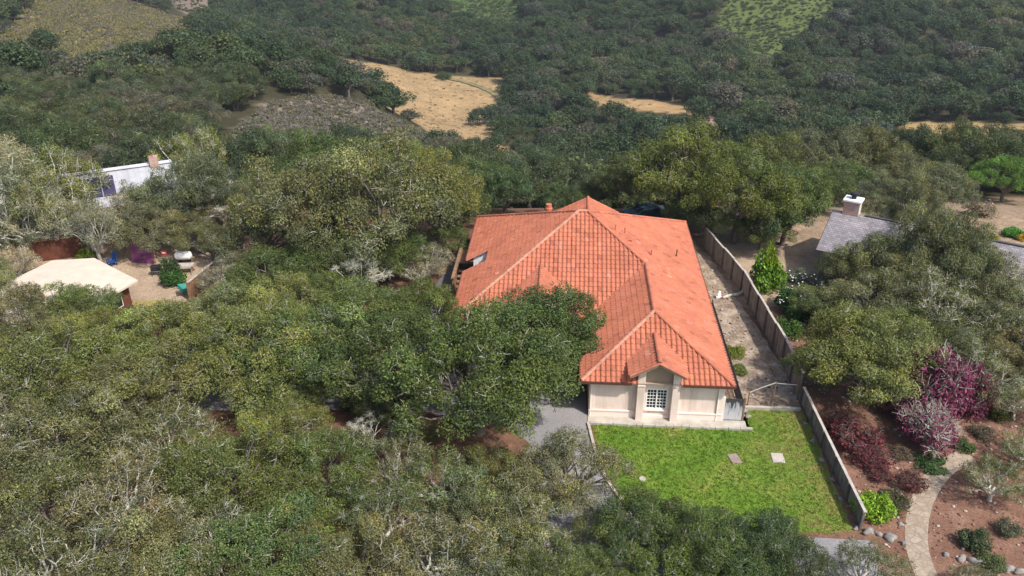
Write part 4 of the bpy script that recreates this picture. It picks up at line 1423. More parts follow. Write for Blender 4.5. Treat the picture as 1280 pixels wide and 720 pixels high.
def make_oak(seed, kind='full'):
    """returns meshes (trunk, crown, twigs) for an oak about 5 m in crown radius"""
    g = np.random.default_rng(seed)
    RR = 5.0
    p = dict(full=(56, 860, .069, 90, .98), open=(50, 740, .068, 190, 1.0), lichen=(44, 420, .074, 480, 1.1), sparse=(38, 440, .072, 260, 1.1), bare=(26, 90, .075, 1300, 1.3))[kind]
    ncl, per, leaf, ntw, gap = p
    ph = g.uniform(0, 6.28, 3)
    H0, HC = 3.6, 3.1
    cen, rad = [], []
    tries = 0
    while len(cen) < ncl and tries < 6000:
        tries += 1
        az = g.uniform(0, 2 * np.pi)
        u = g.uniform(-.12, 1)
        f = .42 + .58 * g.random() ** .5
        env = 1 + .16 * np.sin(2 * az + ph[0]) + .10 * np.sin(3 * az + ph[1]) + .07 * np.sin(5 * az + ph[2])
        ce = np.sqrt(max(0, 1 - u * u))
        c = np.array([RR * f * env * ce * np.cos(az), RR * f * env * ce * np.sin(az), H0 + HC * f * u * (1 + .15 * np.sin(2 * az + ph[1]))])
        md = .98 * gap - .35 * tries / 6000
        if cen and np.min(np.linalg.norm((np.array(cen) - c) * [1, 1, 1.2], axis=1)) < md:
            continue
        cen.append(c)
        rad.append(g.uniform(.62, 1.28))
    cen, rad = np.array(cen), np.array(rad)
    # leaves
    P_, N_, S_, COL = [], [], [], []
    for c, r in zip(cen, rad):
        pos, nrm, size, d = clump_leaves(g, c, r, int(per * r * r), leaf)
        tone = g.normal(0, .16)
        hue = g.normal(0, .10)
        k = np.exp(tone + g.normal(0, .28, len(pos)))
        young = np.clip((d[:, 2] + g.normal(0, .5, len(d))) , 0, 1) * g.uniform(.1, .5)      # yellow-green new growth on top of each clump
        col = np.stack([k * (1 + hue + .5 * young), k * (1 + .6 * hue + .35 * young), k * (1 - .4 * hue)], 1)
        dead = g.random(len(pos)) < (.03 if kind != 'bare' else .15)
        col[dead] *= np.array([1.7, 1.15, 1.3])
        P_.append(pos); N_.append(nrm); S_.append(size); COL.append(col)
    P_, N_, S_, COL = map(np.concatenate, (P_, N_, S_, COL))
    V = leaf_quads(g, P_, N_, S_)
    F = np.arange(len(V)).reshape(-1, 4)
    crown = quads_mesh('crown', V, F, np.repeat(COL, 4, 0), LEAF)
    # limbs
    T = Tubes()
    fork = np.array([g.normal(0, .25), g.normal(0, .25), 1.35])
    T.add(bend(g, np.array([0, 0, -.4]), fork, .05, 5), [.46, .36, .31, .3, .29], 8)
    nl = 6
    az0 = g.uniform(0, 6.28)
    ang = np.arctan2(cen[:, 1], cen[:, 0])
    lim = np.floor(((ang - az0) % (2 * np.pi)) / (2 * np.pi) * nl).astype(int)
    W = Tubes()
    for q in range(nl):
        idx = np.nonzero(lim == q)[0]
        if not len(idx):
            continue
        m = cen[idx].mean(0)
        hub = fork * .45 + m * .55 + g.normal(0, .25, 3)
        hub[2] = max(1.9, hub[2] - .5)
        pth = bend(g, fork, hub, .16, 6, .25)
        T.add(pth, np.linspace(.24, .14, 6), 6)
        for i in idx:
            s_ = pth[g.integers(3, 6)]
            e_ = cen[i] + np.array([0, 0, -.1])
            pp = bend(g, s_, e_, .13, 6, .1)
            T.add(pp, np.linspace(.10, .03, 6), 5)
            for _ in range(3):
                a_ = pp[g.integers(3, 6)]
                d_ = g.normal(0, 1, 3); d_[2] = abs(d_[2]) * .8; d_ /= np.linalg.norm(d_)
                W.add(bend(g, a_, a_ + d_ * rad[i] * g.uniform(.7, 1.1), .08, 4), np.linspace(.035, .012, 4), 3)
    tv, tf = T.arrays()
    trunk = quads_mesh('trunk', tv, tf, np.ones((len(tv), 3)), BARK if kind in ('full', 'open') else LICHEN if kind == 'sparse' else PALE_LICHEN)
    for _ in range(ntw):
        i = g.integers(len(cen))
        d_ = g.normal(0, 1, 3); d_[2] = abs(d_[2]) + .1; d_ /= np.linalg.norm(d_)
        a_ = cen[i] + g.normal(0, .06, 3)
        d2 = d_ + g.normal(0, .5, 3); d2 /= np.linalg.norm(d2)
        W.add(bend(g, a_, a_ + d2 * rad[i] * g.uniform(.75, 1.15) * np.array([1, 1, .75]), .07, 4), np.linspace(.026, .009, 4), 3)
    wv, wf_ = W.arrays()
    twigs = quads_mesh('twig_sprays', wv, wf_, np.ones((len(wv), 3)), PALE_LICHEN if kind in ('lichen', 'bare') else LICHEN)
    return trunk, crown, twigs


OAKS = {'full': [make_oak(s_, 'full') for s_ in (1, 2, 3, 4)], 'open': [make_oak(s_, 'open') for s_ in (11, 12, 13)], 'lichen': [make_oak(s_, 'lichen') for s_ in (21, 22)], 'sparse': [make_oak(s_, 'sparse') for s_ in (31, 32)], 'bare': [make_oak(s_, 'bare') for s_ in (41,)]}
TINT = {'G': (.090, .122, .034), 'Y': (.148, .168, .046), 'O': (.125, .138, .056), 'L': (.195, .205, .115), 'D': (.062, .090, .030), 'B': (.09, .18, .028), 'M': (.110, .142, .038), 'W': (.26, .245, .13)}
orr = random.Random(77)
oak_count = [0]


def oak(px, py, rpx, kind, tint, label, group=None, hz=1.0, zb=None):
    """an oak whose crown is centred on this point of the view and is rpx wide there"""
    s = 1.0
    zb_ = 0.0
    for _ in range(4):
        q = at(px, py, zb_ + 4.1 * s * hz)
        dep = project(q.x, q.y, q.z)[2]
        s = rpx * dep / FPX / 5.0
        zb_ = g1(q.x, q.y) if zb is None else zb
    t = thing('oak_tree', label, 'tree', (q.x, q.y, zb_), orr.uniform(0, 6.28), group)
    sz = s * hz * orr.uniform(.95, 1.08)
    t.scale = (s, s * orr.uniform(.92, 1.08), sz)
    trunk, crown, twigs = OAKS[kind][oak_count[0] % len(OAKS[kind])]
    oak_count[0] += 1
    link('trunk', trunk, t)
    o = link('crown', crown, t)
    k = math.exp(orr.gauss(0, .10))
    b = TINT[tint]
    o.color = (b[0] * k * math.exp(orr.gauss(0, .07)), b[1] * k, b[2] * k * math.exp(orr.gauss(0, .1)), 1)
    link('twig_sprays', twigs, t)
    return t


NEAR = [
    # the big oaks before the tiled house
    (600, 462, 118, 'full', 'G', 'huge dense dark green oak standing over the drive in front of the tiled roof'),
    (675, 412, 84, 'full', 'G', 'dense green oak overlapping the tiled roof at the entry gable'),
    (708, 452, 50, 'full', 'G', 'small green oak crown reaching to the hip of the front roof wing'),
    (640, 374, 52, 'full', 'G', 'green oak crown topping out against the tiled roof below the entry gable'),
    (490, 440, 92, 'full', 'G', 'green oak directly beside the huge oak over the drive, away from the roof'),
    (535, 395, 55, 'full', 'M', 'mid green oak at the lower corner of the tiled roof beside the asphalt side path'),
    (395, 430, 88, 'open', 'M', 'bushy oak behind the red mulch bank, middle of the row above the drive'),
    (320, 440, 85, 'open', 'Y', 'yellow-green oak with a visible pale trunk beside the dark drive gap'),
    (440, 395, 60, 'full', 'M', 'mid green oak below the lichen-covered bare tree'),
    (355, 385, 60, 'open', 'Y', 'yellowish oak below the short brown yard fence'),
    (280, 395, 66, 'open', 'Y', 'yellowish oak in front of the teal wheelbarrow'),
    (205, 420, 72, 'open', 'Y', 'yellow-green oak in front of the outbuilding wall'),
    (140, 440, 70, 'open', 'Y', 'yellow-green oak in front of the cream roof corner'),
    (60, 465, 85, 'open', 'Y', 'broad yellow-green oak two crowns in front of the cream roof'),
    (165, 490, 85, 'open', 'O', 'olive oak between the cream roof and the dark drive gap'),
    (85, 545, 95, 'open', 'O', 'olive oak in the canopy two rows in front of the outbuilding'),
    (8, 520, 70, 'lichen', 'O', 'lichened olive oak at the photo edge in front of the outbuilding'),
    (215, 560, 70, 'lichen', 'O', 'grey lichened oak just in front of the dark drive gap'),
    (345, 545, 62, 'open', 'Y', 'yellow-green oak overlapping the red mulch bank'),
    (285, 590, 85, 'open', 'M', 'green oak in front of the grey lichened oak by the drive gap'),
    (410, 590, 70, 'open', 'G', 'green oak just below the red mulch bank'),
    (490, 585, 62, 'sparse', 'O', 'thin olive oak over the pinkish mulch below the huge dense oak'),
    (565, 615, 62, 'sparse', 'M', 'thin green oak at the foot of the huge dense oak beside the asphalt'),
    (455, 545, 34, 'bare', 'O', 'small leafless oak with pale twigs at the red mulch bank'),
    (515, 540, 30, 'open', 'M', 'small green oak under the huge dense oak at the mulch bank'),
    (705, 592, 70, 'open', 'O', 'thin grey-green oak through which the pale driveway shows, beside the lawn kerb'),
    (655, 640, 66, 'sparse', 'O', 'thin grey-green oak over the driveway, further from the lawn than its twin'),
    (40, 640, 100, 'open', 'O', 'olive oak at the photo edge, third row in front of the outbuilding'),
    (150, 640, 90, 'sparse', 'O', 'grey-twigged olive oak with white branch tips between greener oaks'),
    (60, 725, 110, 'sparse', 'O', 'thin olive oak in the bottom corner of the photo below the outbuilding'),
    (190, 720, 90, 'open', 'O', 'olive oak on the bottom edge beside the grey-twigged one'),
    (255, 665, 72, 'lichen', 'O', 'grey-branched lichened oak beside the bright green one'),
    (320, 700, 92, 'full', 'M', 'bright green oak on the bottom edge below the grey-branched oak'),
    (380, 640, 62, 'open', 'M', 'mid green oak next to the bright green one on the bottom edge'),
    (430, 715, 82, 'open', 'O', 'olive oak on the bottom edge between the bright green oak and the asphalt'),
    (480, 650, 66, 'sparse', 'O', 'thin olive oak with pinkish mulch showing through, above the bottom edge'),
    (545, 700, 82, 'sparse', 'O', 'thin olive oak on the bottom edge in front of the pinkish mulch'),
    (610, 705, 62, 'open', 'O', 'olive oak on the bottom edge beside the thin driveway oaks'),
    (690, 705, 56, 'open', 'G', 'green oak standing in the driveway bend on the bottom edge'),
    (738, 722, 44, 'open', 'M', 'yellowish small oak on the bottom edge under the lawn kerb'),
    (805, 662, 62, 'full', 'G', 'dark green oak overlapping the near lawn edge beside the kerb'),
    (880, 690, 72, 'full', 'G', 'green oak overlapping the middle of the near lawn edge'),
    (850, 735, 62, 'open', 'M', 'green oak on the bottom edge below the lawn'),
    (955, 685, 58, 'full', 'D', 'very dark green oak overlapping the near lawn edge by the pale pavement'),
    (1000, 722, 50, 'open', 'D', 'dark oak on the bottom edge by the pale pavement'),
    (1090, 712, 48, 'sparse', 'O', 'thin grey-green oak on the bottom edge by the rocks and the flagstone path'),
    (1215, 730, 36, 'sparse', 'O', 'thin olive oak sprout on the bottom edge beside the flagstone path'),
    # the broad crowns between the two houses
    (385, 257, 86, 'open', 'O', 'broad grey-olive oak in the middle of the grove between the two houses', None, 1.3),
    (470, 242, 97, 'open', 'O', 'broad grey-olive oak nearest the tiled roof side of the grove middle', None, 1.3),
    (545, 247, 61, 'full', 'Y', 'yellow-topped oak in the grove facing the tiled roof', None, 1.3),
    (505, 207, 47, 'full', 'Y', 'yellow-green oak on the crest of the grove before the dark crowns', None, 1.3),
    (405, 207, 61, 'full', 'G', 'dark green oak on the back edge of the grove below the scrub slope', None, 1.0),
    (345, 216, 46, 'full', 'G', 'dark green oak at the back edge of the grove nearest the scrub slope', None, 1.0),
    (470, 195, 55, 'full', 'G', 'dark green oak at the back edge of the grove below the dry meadow', None, 1.0),
    (542, 208, 44, 'full', 'G', 'dark green oak at the grove back edge, next to the meadow end'),
    (592, 226, 46, 'full', 'G', 'dark rounded oak behind the corner of the tiled roof'),
    (630, 238, 40, 'full', 'D', 'dark oak close behind the tiled roof edge'),
    (320, 300, 58, 'open', 'O', 'olive oak beside the white crooked branch in the grove'),
    (350, 345, 56, 'full', 'M', 'green oak in front of the broad grey-olive crown'),
    (415, 320, 56, 'open', 'G', 'green oak in front of the grove middle, above the bare tree'),
    (485, 312, 52, 'full', 'G', 'green oak above the bare lichened tree, facing the side path'),
    (450, 345, 46, 'bare', 'L', 'nearly bare white-lichened oak in front of the grove'),
    (525, 330, 38, 'lichen', 'L', 'pale lichened oak beside the asphalt side path of the tiled house'),
    (395, 365, 46, 'full', 'G', 'green oak between the bare lichened tree and the yellowish oaks'),
    (285, 345, 36, 'lichen', 'L', 'grey lichened oak behind the short brown yard fence'),
    (275, 255, 38, 'bare', 'O', 'dead oak with a crooked white trunk in the grove edge'),
    # over the red-brown house
    (235, 190, 51, 'lichen', 'Y', 'yellow lichened oak at the roof end of the redwood house, rearmost', None, 1.32),
    (160, 178, 36, 'lichen', 'Y', 'yellow lichened oak behind the ridge of the redwood house'),
    (240, 235, 51, 'open', 'O', 'olive oak at the end wall of the redwood house', None, 1.32),
    (138, 264, 44, 'lichen', 'L', 'pale lichened oak before the pale roof near the solar panels'),
    (185, 285, 44, 'open', 'O', 'olive oak over the purple sheet'),
    (232, 285, 36, 'open', 'O', 'olive oak over the white tank'),
    (70, 240, 63, 'lichen', 'Y', 'yellowish lichened oak hiding the front of the redwood house', None, 1.32),
    (10, 250, 63, 'lichen', 'L', 'whitish lichened oak at the photo edge before the redwood house', None, 1.32),
    (115, 285, 43, 'sparse', 'L', 'pale lichened oak right above the blue chairs', None, 1.32),
    (60, 290, 36, 'bare', 'L', 'white-branched bare oak behind the cream roof'),
    (15, 300, 38, 'lichen', 'O', 'lichened oak behind the far corner of the cream roof'),
    (92, 386, 54, 'full', 'M', 'green oak with twiggy top standing over the cream roof'),
    (22, 398, 58, 'open', 'O', 'olive oak leaning over the near corner of the cream roof'),
    (-25, 360, 50, 'open', 'O', 'olive oak past the cream roof at the photo edge'),
    (120, 418, 48, 'open', 'Y', 'yellow-green oak in front of the near cream roof eave'),
    (62, 420, 52, 'open', 'O', 'olive oak between the two crowns that overlap the cream roof'),
    # behind and beside the tiled house
    (800, 222, 46, 'full', 'G', 'dark green oak behind the tiled roof over the parked car', None, 1.2),
    (745, 235, 30, 'full', 'D', 'small dark oak behind the peak of the tiled roof'),
    (700, 250, 30, 'full', 'D', 'small dark oak behind the chimney pot of the tiled roof'),
    (855, 212, 66, 'full', 'M', 'tall broad oak behind the far corner of the tiled roof', None, 1.2),
    (925, 240, 66, 'full', 'M', 'bright green oak at the far end of the tall fence', None, 1.3),
    (985, 255, 52, 'full', 'G', 'deep green oak between the tall fence and the brick chimney', None, 1.3),
    (905, 178, 48, 'full', 'Y', 'yellow oak on the grove crest behind the tall fence', None, 1.3),
    (965, 188, 48, 'full', 'M', 'green oak on the grove crest, behind the deep green one by the chimney', None, 1.3),
    (1030, 183, 50, 'full', 'O', 'olive oak on the grove crest behind the brick chimney', None, 1.3),
    (1035, 235, 38, 'full', 'G', 'green oak right behind the brick chimney'),
    (1090, 180, 46, 'full', 'O', 'olive oak on the grove crest between the chimney and the lone oak', None, 1.3),
    (1105, 230, 32, 'open', 'O', 'small olive oak beside the brick chimney, towards the lone oak'),
    (1175, 232, 44, 'open', 'O', 'lone spreading oak with a bare trunk on the dusty ground'),
    (1150, 174, 40, 'full', 'D', 'dark oak on the crest behind the lone spreading oak', None, 1.3),
    (1205, 176, 48, 'full', 'D', 'dark domed oak before the tan strip of valley floor', None, 1.3),
    (1262, 215, 40, 'full', 'B', 'vivid green oak over the dark shaded soil'),
    (1275, 185, 34, 'full', 'B', 'vivid green oak on the crest at the photo edge'),
    # the neighbour's garden
    (1085, 440, 88, 'full', 'Y', 'big yellow-green oak leaning over the low fence above the dark red shrubs'),
    (1040, 455, 48, 'full', 'M', 'green oak over the junction of the low and the tall fence'),
    (1100, 370, 58, 'open', 'O', 'olive oak hiding the front wall of the grey shingled house'),
    (1150, 310, 56, 'open', 'O', 'olive oak over the middle of the grey shingle roof', None, 1.6),
    (1222, 350, 56, 'open', 'O', 'grey-green oak over the far part of the grey shingle roof', None, 1.2),
    (1190, 385, 72, 'lichen', 'O', 'lichened oak with pale limbs in front of the grey shingle roof'),
    (1262, 410, 62, 'open', 'O', 'olive oak at the photo edge behind the purple plum tree'),
    (1235, 465, 52, 'lichen', 'O', 'lichened oak just behind the purple plum tree'),
    (1050, 395, 34, 'open', 'G', 'dark narrow oak at the corner of the grey shingled house'),
    (1275, 500, 36, 'lichen', 'O', 'lichened oak at the photo edge beside the purple plum tree'),
    (1245, 600, 40, 'lichen', 'M', 'small twiggy oak beside the flagstone path'),
    (1285, 560, 36, 'lichen', 'M', 'small twiggy oak at the photo edge above the flagstone path'),
    (372, 470, 58, 'open', 'M', 'mid green oak between the two dark glimpses of the drive'),
    (205, 480, 50, 'open', 'Y', 'yellow-green oak at the outer end of the dark drive gap'),
    (350, 505, 44, 'open', 'Y', 'small yellow-green oak below the pale trunk by the drive gap'),
    (480, 500, 44, 'full', 'G', 'green oak between the mulch bank and the huge dense oak'),
    (50, 275, 48, 'sparse', 'W', 'cream-coloured lichened oak at the redwood wall behind the cream roof', None, 1.32),
    (92, 272, 42, 'sparse', 'Y', 'yellow-green thin oak just below the solar panels'),
    (206, 264, 40, 'open', 'Y', 'yellow-green oak in front of the chimney end of the pale metal roof'),
    (15, 330, 36, 'lichen', 'W', 'cream-coloured lichened oak beside the far corner of the cream roof'),
    (-5, 215, 54, 'lichen', 'W', 'cream-coloured lichened oak at the photo edge beyond the redwood house', None, 1.32),
    (252, 212, 30, 'open', 'Y', 'yellow-green oak below the scrub slope next to the redwood house'),
    (300, 252, 36, 'open', 'O', 'olive oak between the crooked dead oak and the scrub slope'),
    (262, 300, 34, 'open', 'O', 'olive oak before the crooked dead oak'),
    (300, 365, 36, 'lichen', 'O', 'lichened olive oak right behind the short brown yard fence'),
    (440, 225, 48, 'open', 'O', 'olive oak in the grove between the dark back edge and the broad crowns'),
    (560, 300, 30, 'open', 'M', 'green oak beside the wooden stair of the tiled house'),
    (575, 262, 36, 'full', 'G', 'green oak touching the far side corner of the tiled roof'),
    (780, 205, 42, 'full', 'M', 'green oak behind the car parked at the tiled house'),
    (820, 195, 40, 'full', 'Y', 'yellow-green oak top rising between the car and the tall broad oak'),
    (890, 268, 42, 'full', 'G', 'green oak at the corner where the tall fence meets the grove'),
    (955, 285, 36, 'full', 'G', 'green oak low over the tall fence before the dusty yard'),
    (1000, 235, 40, 'full', 'M', 'green oak in the grove a little beyond the tall fence, behind the deep green one'),
    (950, 240, 40, 'full', 'M', 'bright green oak in the grove, between the crest and the low green one'),
    (860, 265, 30, 'full', 'G', 'green oak with a pale leaning trunk at the far roof corner'),
    (1060, 215, 40, 'full', 'G', 'green oak in the grove right above the brick chimney'),
    (1130, 205, 38, 'full', 'O', 'olive oak in the grove close behind the lone spreading oak'),
    (1140, 240, 28, 'open', 'O', 'small olive oak touching the lone spreading oak'),
    (1100, 262, 30, 'open', 'O', 'olive oak behind the grey shingle roof ridge', None, 0.8),
    (1140, 272, 34, 'open', 'O', 'olive oak rising over the middle of the grey shingle ridge', None, 2.6),
    (1085, 330, 46, 'open', 'O', 'olive oak covering the near eave of the grey shingle roof', None, 1.3),
    (1190, 318, 50, 'open', 'O', 'olive oak hiding the shingle roof between its middle and far part', None, 1.9),
    (1130, 350, 52, 'open', 'O', 'olive oak in front of the shingled house wall, middle one'),
    (1200, 440, 52, 'open', 'O', 'olive oak behind the purple plum tree, towards the shingled house'),
    (1140, 415, 48, 'open', 'M', 'yellowish oak touching the big yellow-green oak'),
    (1270, 378, 50, 'lichen', 'O', 'lichened oak at the photo edge before the far shingle roof'),
    (1285, 450, 50, 'open', 'O', 'olive oak at the photo edge above the twiggy path oaks'),
    (1030, 380, 36, 'open', 'G', 'dark green oak between the camellia and the shingled house'),
    (615, 590, 48, 'open', 'M', 'green oak over the pinkish mulch beside the drive, below the huge dense oak'),
    (590, 650, 56, 'open', 'O', 'olive oak two crowns below the huge dense oak'),
    (640, 690, 52, 'sparse', 'M', 'thin green oak in the drive bend above the bottom edge'),
    (755, 665, 42, 'sparse', 'M', 'thin green oak straddling the curved kerb below the drain cover'),
    (178, 250, 30, 'lichen', 'Y', 'yellowish lichened oak covering the pale roof below its chimney', None, 1.6),
]
for a_ in NEAR:
    oak(*a_)

# ------------------------------------------------------------------ shrubs and small garden trees


def make_bush(seed, n_cl, per, leaf, r0=1.0, hgt=1.0, twig=0, mat=LEAF, tw_mat=None):
    g = np.random.default_rng(seed)
    P_, N_, S_, COL = [], [], [], []
    W = Tubes()
    W.add(np.array([[0, 0, -.1], [0.02, 0, .2], [0, .03, .35]]), [.05, .045, .04], 5)
    for _ in range(n_cl):
        az = g.uniform(0, 6.28); f = np.sqrt(g.random()) * .7; u = g.uniform(.25, .85)
        c = np.array([r0 * f * np.cos(az), r0 * f * np.sin(az), hgt * u * (1 - .35 * f)])
        r = g.uniform(.28, .45) * r0
        pos, nrm, size, d = clump_leaves(g, c, r, per, leaf, .8)
        k = np.exp(g.normal(0, .15) + g.normal(0, .3, len(pos)))
        P_.append(pos); N_.append(nrm); S_.append(size); COL.append(np.stack([k, k, k * .95], 1))
        W.add(bend(g, np.array([0, 0, .25]), c, .05, 5), np.linspace(.035, .012, 5), 4)
        for _ in range(twig):
            d_ = g.normal(0, 1, 3); d_[2] = abs(d_[2]); d_ /= np.linalg.norm(d_)
            W.add(bend(g, c, c + d_ * r * g.uniform(.7, 1.3), .04, 4), np.linspace(.02, .008, 4) * r0 * .7, 3)
    P_, N_, S_, COL = map(np.concatenate, (P_, N_, S_, COL))
    V = leaf_quads(g, P_, N_, S_)
    cm = quads_mesh('foliage', V, np.arange(len(V)).reshape(-1, 4), np.repeat(COL, 4, 0), mat)
    wv, wf2 = W.arrays()
    return cm, quads_mesh('stem', wv, wf2, np.ones((len(wv), 3)), tw_mat or BARK)


BUSH = [make_bush(s_, 16, 260, .06) for s_ in (51, 52)]
BUSH_TW = [make_bush(s_, 16, 110, .055, twig=14) for s_ in (53, 54)]
PLUM = [make_bush(61, 52, 200, .038, .95, 1.15, 12, LEAF, LICHEN), make_bush(62, 40, 110, .04, 1.0, 1.1, 30, LEAF, LICHEN)]


def bush(px, py, rpx, hgt, meshes, col, label, name='shrub', cat='shrub', group=None, zc=.5):
    q = at(px, py, hgt * zc)
    dep = project(q.x, q.y, q.z)[2]
    r = rpx * dep / FPX
    t = thing(name, label, cat, (q.x, q.y, g1(q.x, q.y)), orr.uniform(0, 6.28), group)
    t.scale = (r, r, hgt)
    o = link('foliage', meshes[0], t)
    o.color = (*col, 1)
    link('stem', meshes[1], t)
    return t


PURP, MAROON = (.165, .036, .078), (.135, .028, .036)
bush(1168, 482, 54, 4.4, PLUM[0], PURP, 'purple-leaved plum tree with pale twigs beside the red shrubs', 'plum_tree', 'tree')
bush(1212, 488, 32, 3.2, PLUM[0], PURP, 'smaller purple-leaved plum tree on the oak side of its larger twin', 'plum_tree', 'tree')
bush(1160, 535, 42, 2.6, PLUM[1], (.20, .04, .09), 'white-lichened shrub with few purple leaves before the plum tree', 'lichened_shrub')
bush(1130, 508, 22, 2.0, PLUM[0], PURP, 'low purple plum sucker between the red shrubs and the plum tree', 'plum_tree', 'tree')
bush(1072, 545, 36, 1.5, BUSH_TW[0], MAROON, 'dark red smoke bush against the low fence, larger one')
bush(1050, 530, 24, 1.3, BUSH_TW[1], MAROON, 'dark red smoke bush against the low fence, smaller and further up')
bush(1092, 570, 26, 1.1, BUSH_TW[1], MAROON, 'dark red smoke bush just behind the lime green shrub')
bush(1090, 630, 27, 1.3, BUSH[0], (.20, .33, .025), 'lime green shrub by the end of the low fence')
bush(1120, 625, 22, 1.2, BUSH_TW[1], (.10, .11, .04), 'olive twiggy shrub touching the lime green shrub')
bush(1140, 600, 22, 1.1, BUSH_TW[0], (.14, .05, .045), 'brownish red twiggy shrub between the olive shrub and the path')
bush(1165, 578, 22, .5, BUSH[1], (.05, .10, .03), 'low dark green shrub under the white-lichened shrub')
bush(1218, 672, 22, .9, BUSH[1], (.06, .08, .035), 'rounded dark shrub in the mulch beside the flagstone path')
bush(1250, 515, 16, .8, BUSH[1], (.12, .13, .03), 'small yellow-green shrub in the mulch behind the plum tree')
bush(1000, 378, 32, 1.9, BUSH[0], (.04, .10, .02), 'deep green camellia bush with white flowers beside the tall fence')
bush(985, 408, 20, 1.3, BUSH[1], (.065, .13, .025), 'small deep green bush next to the flowering one')
bush(962, 340, 25, 3.2, BUSH[0], (.11, .21, .02), 'young bright green tree leaning over the tall fence', 'young_tree', 'tree')
bush(962, 322, 14, 3.9, BUSH[1], (.19, .27, .02), 'yellow-green young tree top behind the tall fence', 'young_tree', 'tree', zc=.7)
bush(1000, 345, 20, .9, BUSH_TW[0], (.13, .17, .10), 'grey-green flowering shrub on the dusty neighbour yard')
bush(1018, 350, 18, .9, BUSH_TW[1], (.15, .17, .14), 'silvery shrub at the corner of the grey shingled house')
bush(917, 438, 15, .8, BUSH[1], (.17, .20, .035), 'yellow-green weeds growing in the gravel beside the black railing', 'weed_clump', 'weeds')
bush(925, 462, 12, .5, BUSH[0], (.13, .16, .04), 'low green weeds in the gravel before the pole barrier', 'weed_clump', 'weeds')
bush(218, 346, 17, 1.4, BUSH[0], (.05, .12, .025), 'green shrub in the middle of the dirt yard')
bush(212, 335, 13, 1.8, BUSH[1], (.05, .085, .03), 'dark upright shrub behind the green one in the dirt yard')
bush(108, 318, 14, 1.2, BUSH[1], (.17, .23, .03), 'yellow-green shrub beside the blue chairs')
bush(1268, 288, 16, .8, BUSH[0], (.08, .22, .03), 'bright green garden shrub behind the grey shingle roof ridge')
bush(1240, 296, 10, .6, BUSH[1], (.30, .25, .04), 'yellow-flowered shrub behind the grey shingle roof ridge')
bush(1278, 296, 7, .6, BUSH[1], (.40, .26, .03), 'orange-yellow shrub at the photo edge behind the shingle roof')
bush(1230, 250, 24, 1.4, BUSH_TW[1], (.28, .22, .14), 'dry straw-coloured bush beside the lone spreading oak')
bush(440, 502, 14, 1.2, BUSH[0], (.03, .055, .02), 'dark clipped bush beside the drive under the oaks')
bush(1128, 566, 16, .6, BUSH_TW[1], (.16, .12, .075), 'dry brown tuft between the red shrubs and the lichened one')
bush(1205, 555, 16, .5, BUSH[1], (.07, .11, .035), 'low green ground plant between the lichened shrub and the path end')
bush(1228, 540, 18, .6, BUSH_TW[0], (.10, .085, .05), 'low brownish shrub in the mulch behind the path end')
bush(1262, 660, 18, .8, BUSH_TW[0], (.10, .12, .06), 'grey-green twiggy shrub in the mulch by the photo edge')
bush(1110, 505, 18, 1.2, BUSH_TW[0], (.13, .05, .05), 'reddish twiggy shrub under the big yellow-green oak')
bush(1100, 590, 18, .8, BUSH_TW[1], (.16, .045, .05), 'dusky red twiggy shrub above the olive twiggy one')
bush(1240, 700, 20, .6, BUSH[0], (.10, .12, .045), 'low olive shrub behind the stones on the bottom edge')
# white flowers on the camellia, one blossom each time seen
WFL = simple('white_petals', (.8, .8, .76), .6)
q = at(1000, 378, 1.0)
fl = MB(); r_ = random.Random(31)
for i in range(44):
    a_ = r_.uniform(0, 6.28); u_ = r_.random() ** .5
    c_ = (q.x + 1.75 * u_ * math.cos(a_), q.y + 1.75 * u_ * math.sin(a_), 1.9 * (1 - .45 * u_ * u_) + r_.uniform(-.1, .12))
    fl.raw(*lumpy(c_, .07, i, (1, 1, .5), 1), (1, 1, 1))
for i in range(40):
    q2 = at(r_.uniform(978, 1030), r_.uniform(338, 362), .8)
    fl.raw(*lumpy((q2.x, q2.y, r_.uniform(.6, 1.0)), .07, i, (1, 1, .5), 1), (1, 1, 1))
tag(part('blossom_clumps', fl, WFL, None), 'scattered white blossoms on the bushes beside the tall fence', 'flowers', kind='stuff')

# ------------------------------------------------------------------ woods on the spur, in the valley and on the hill opposite


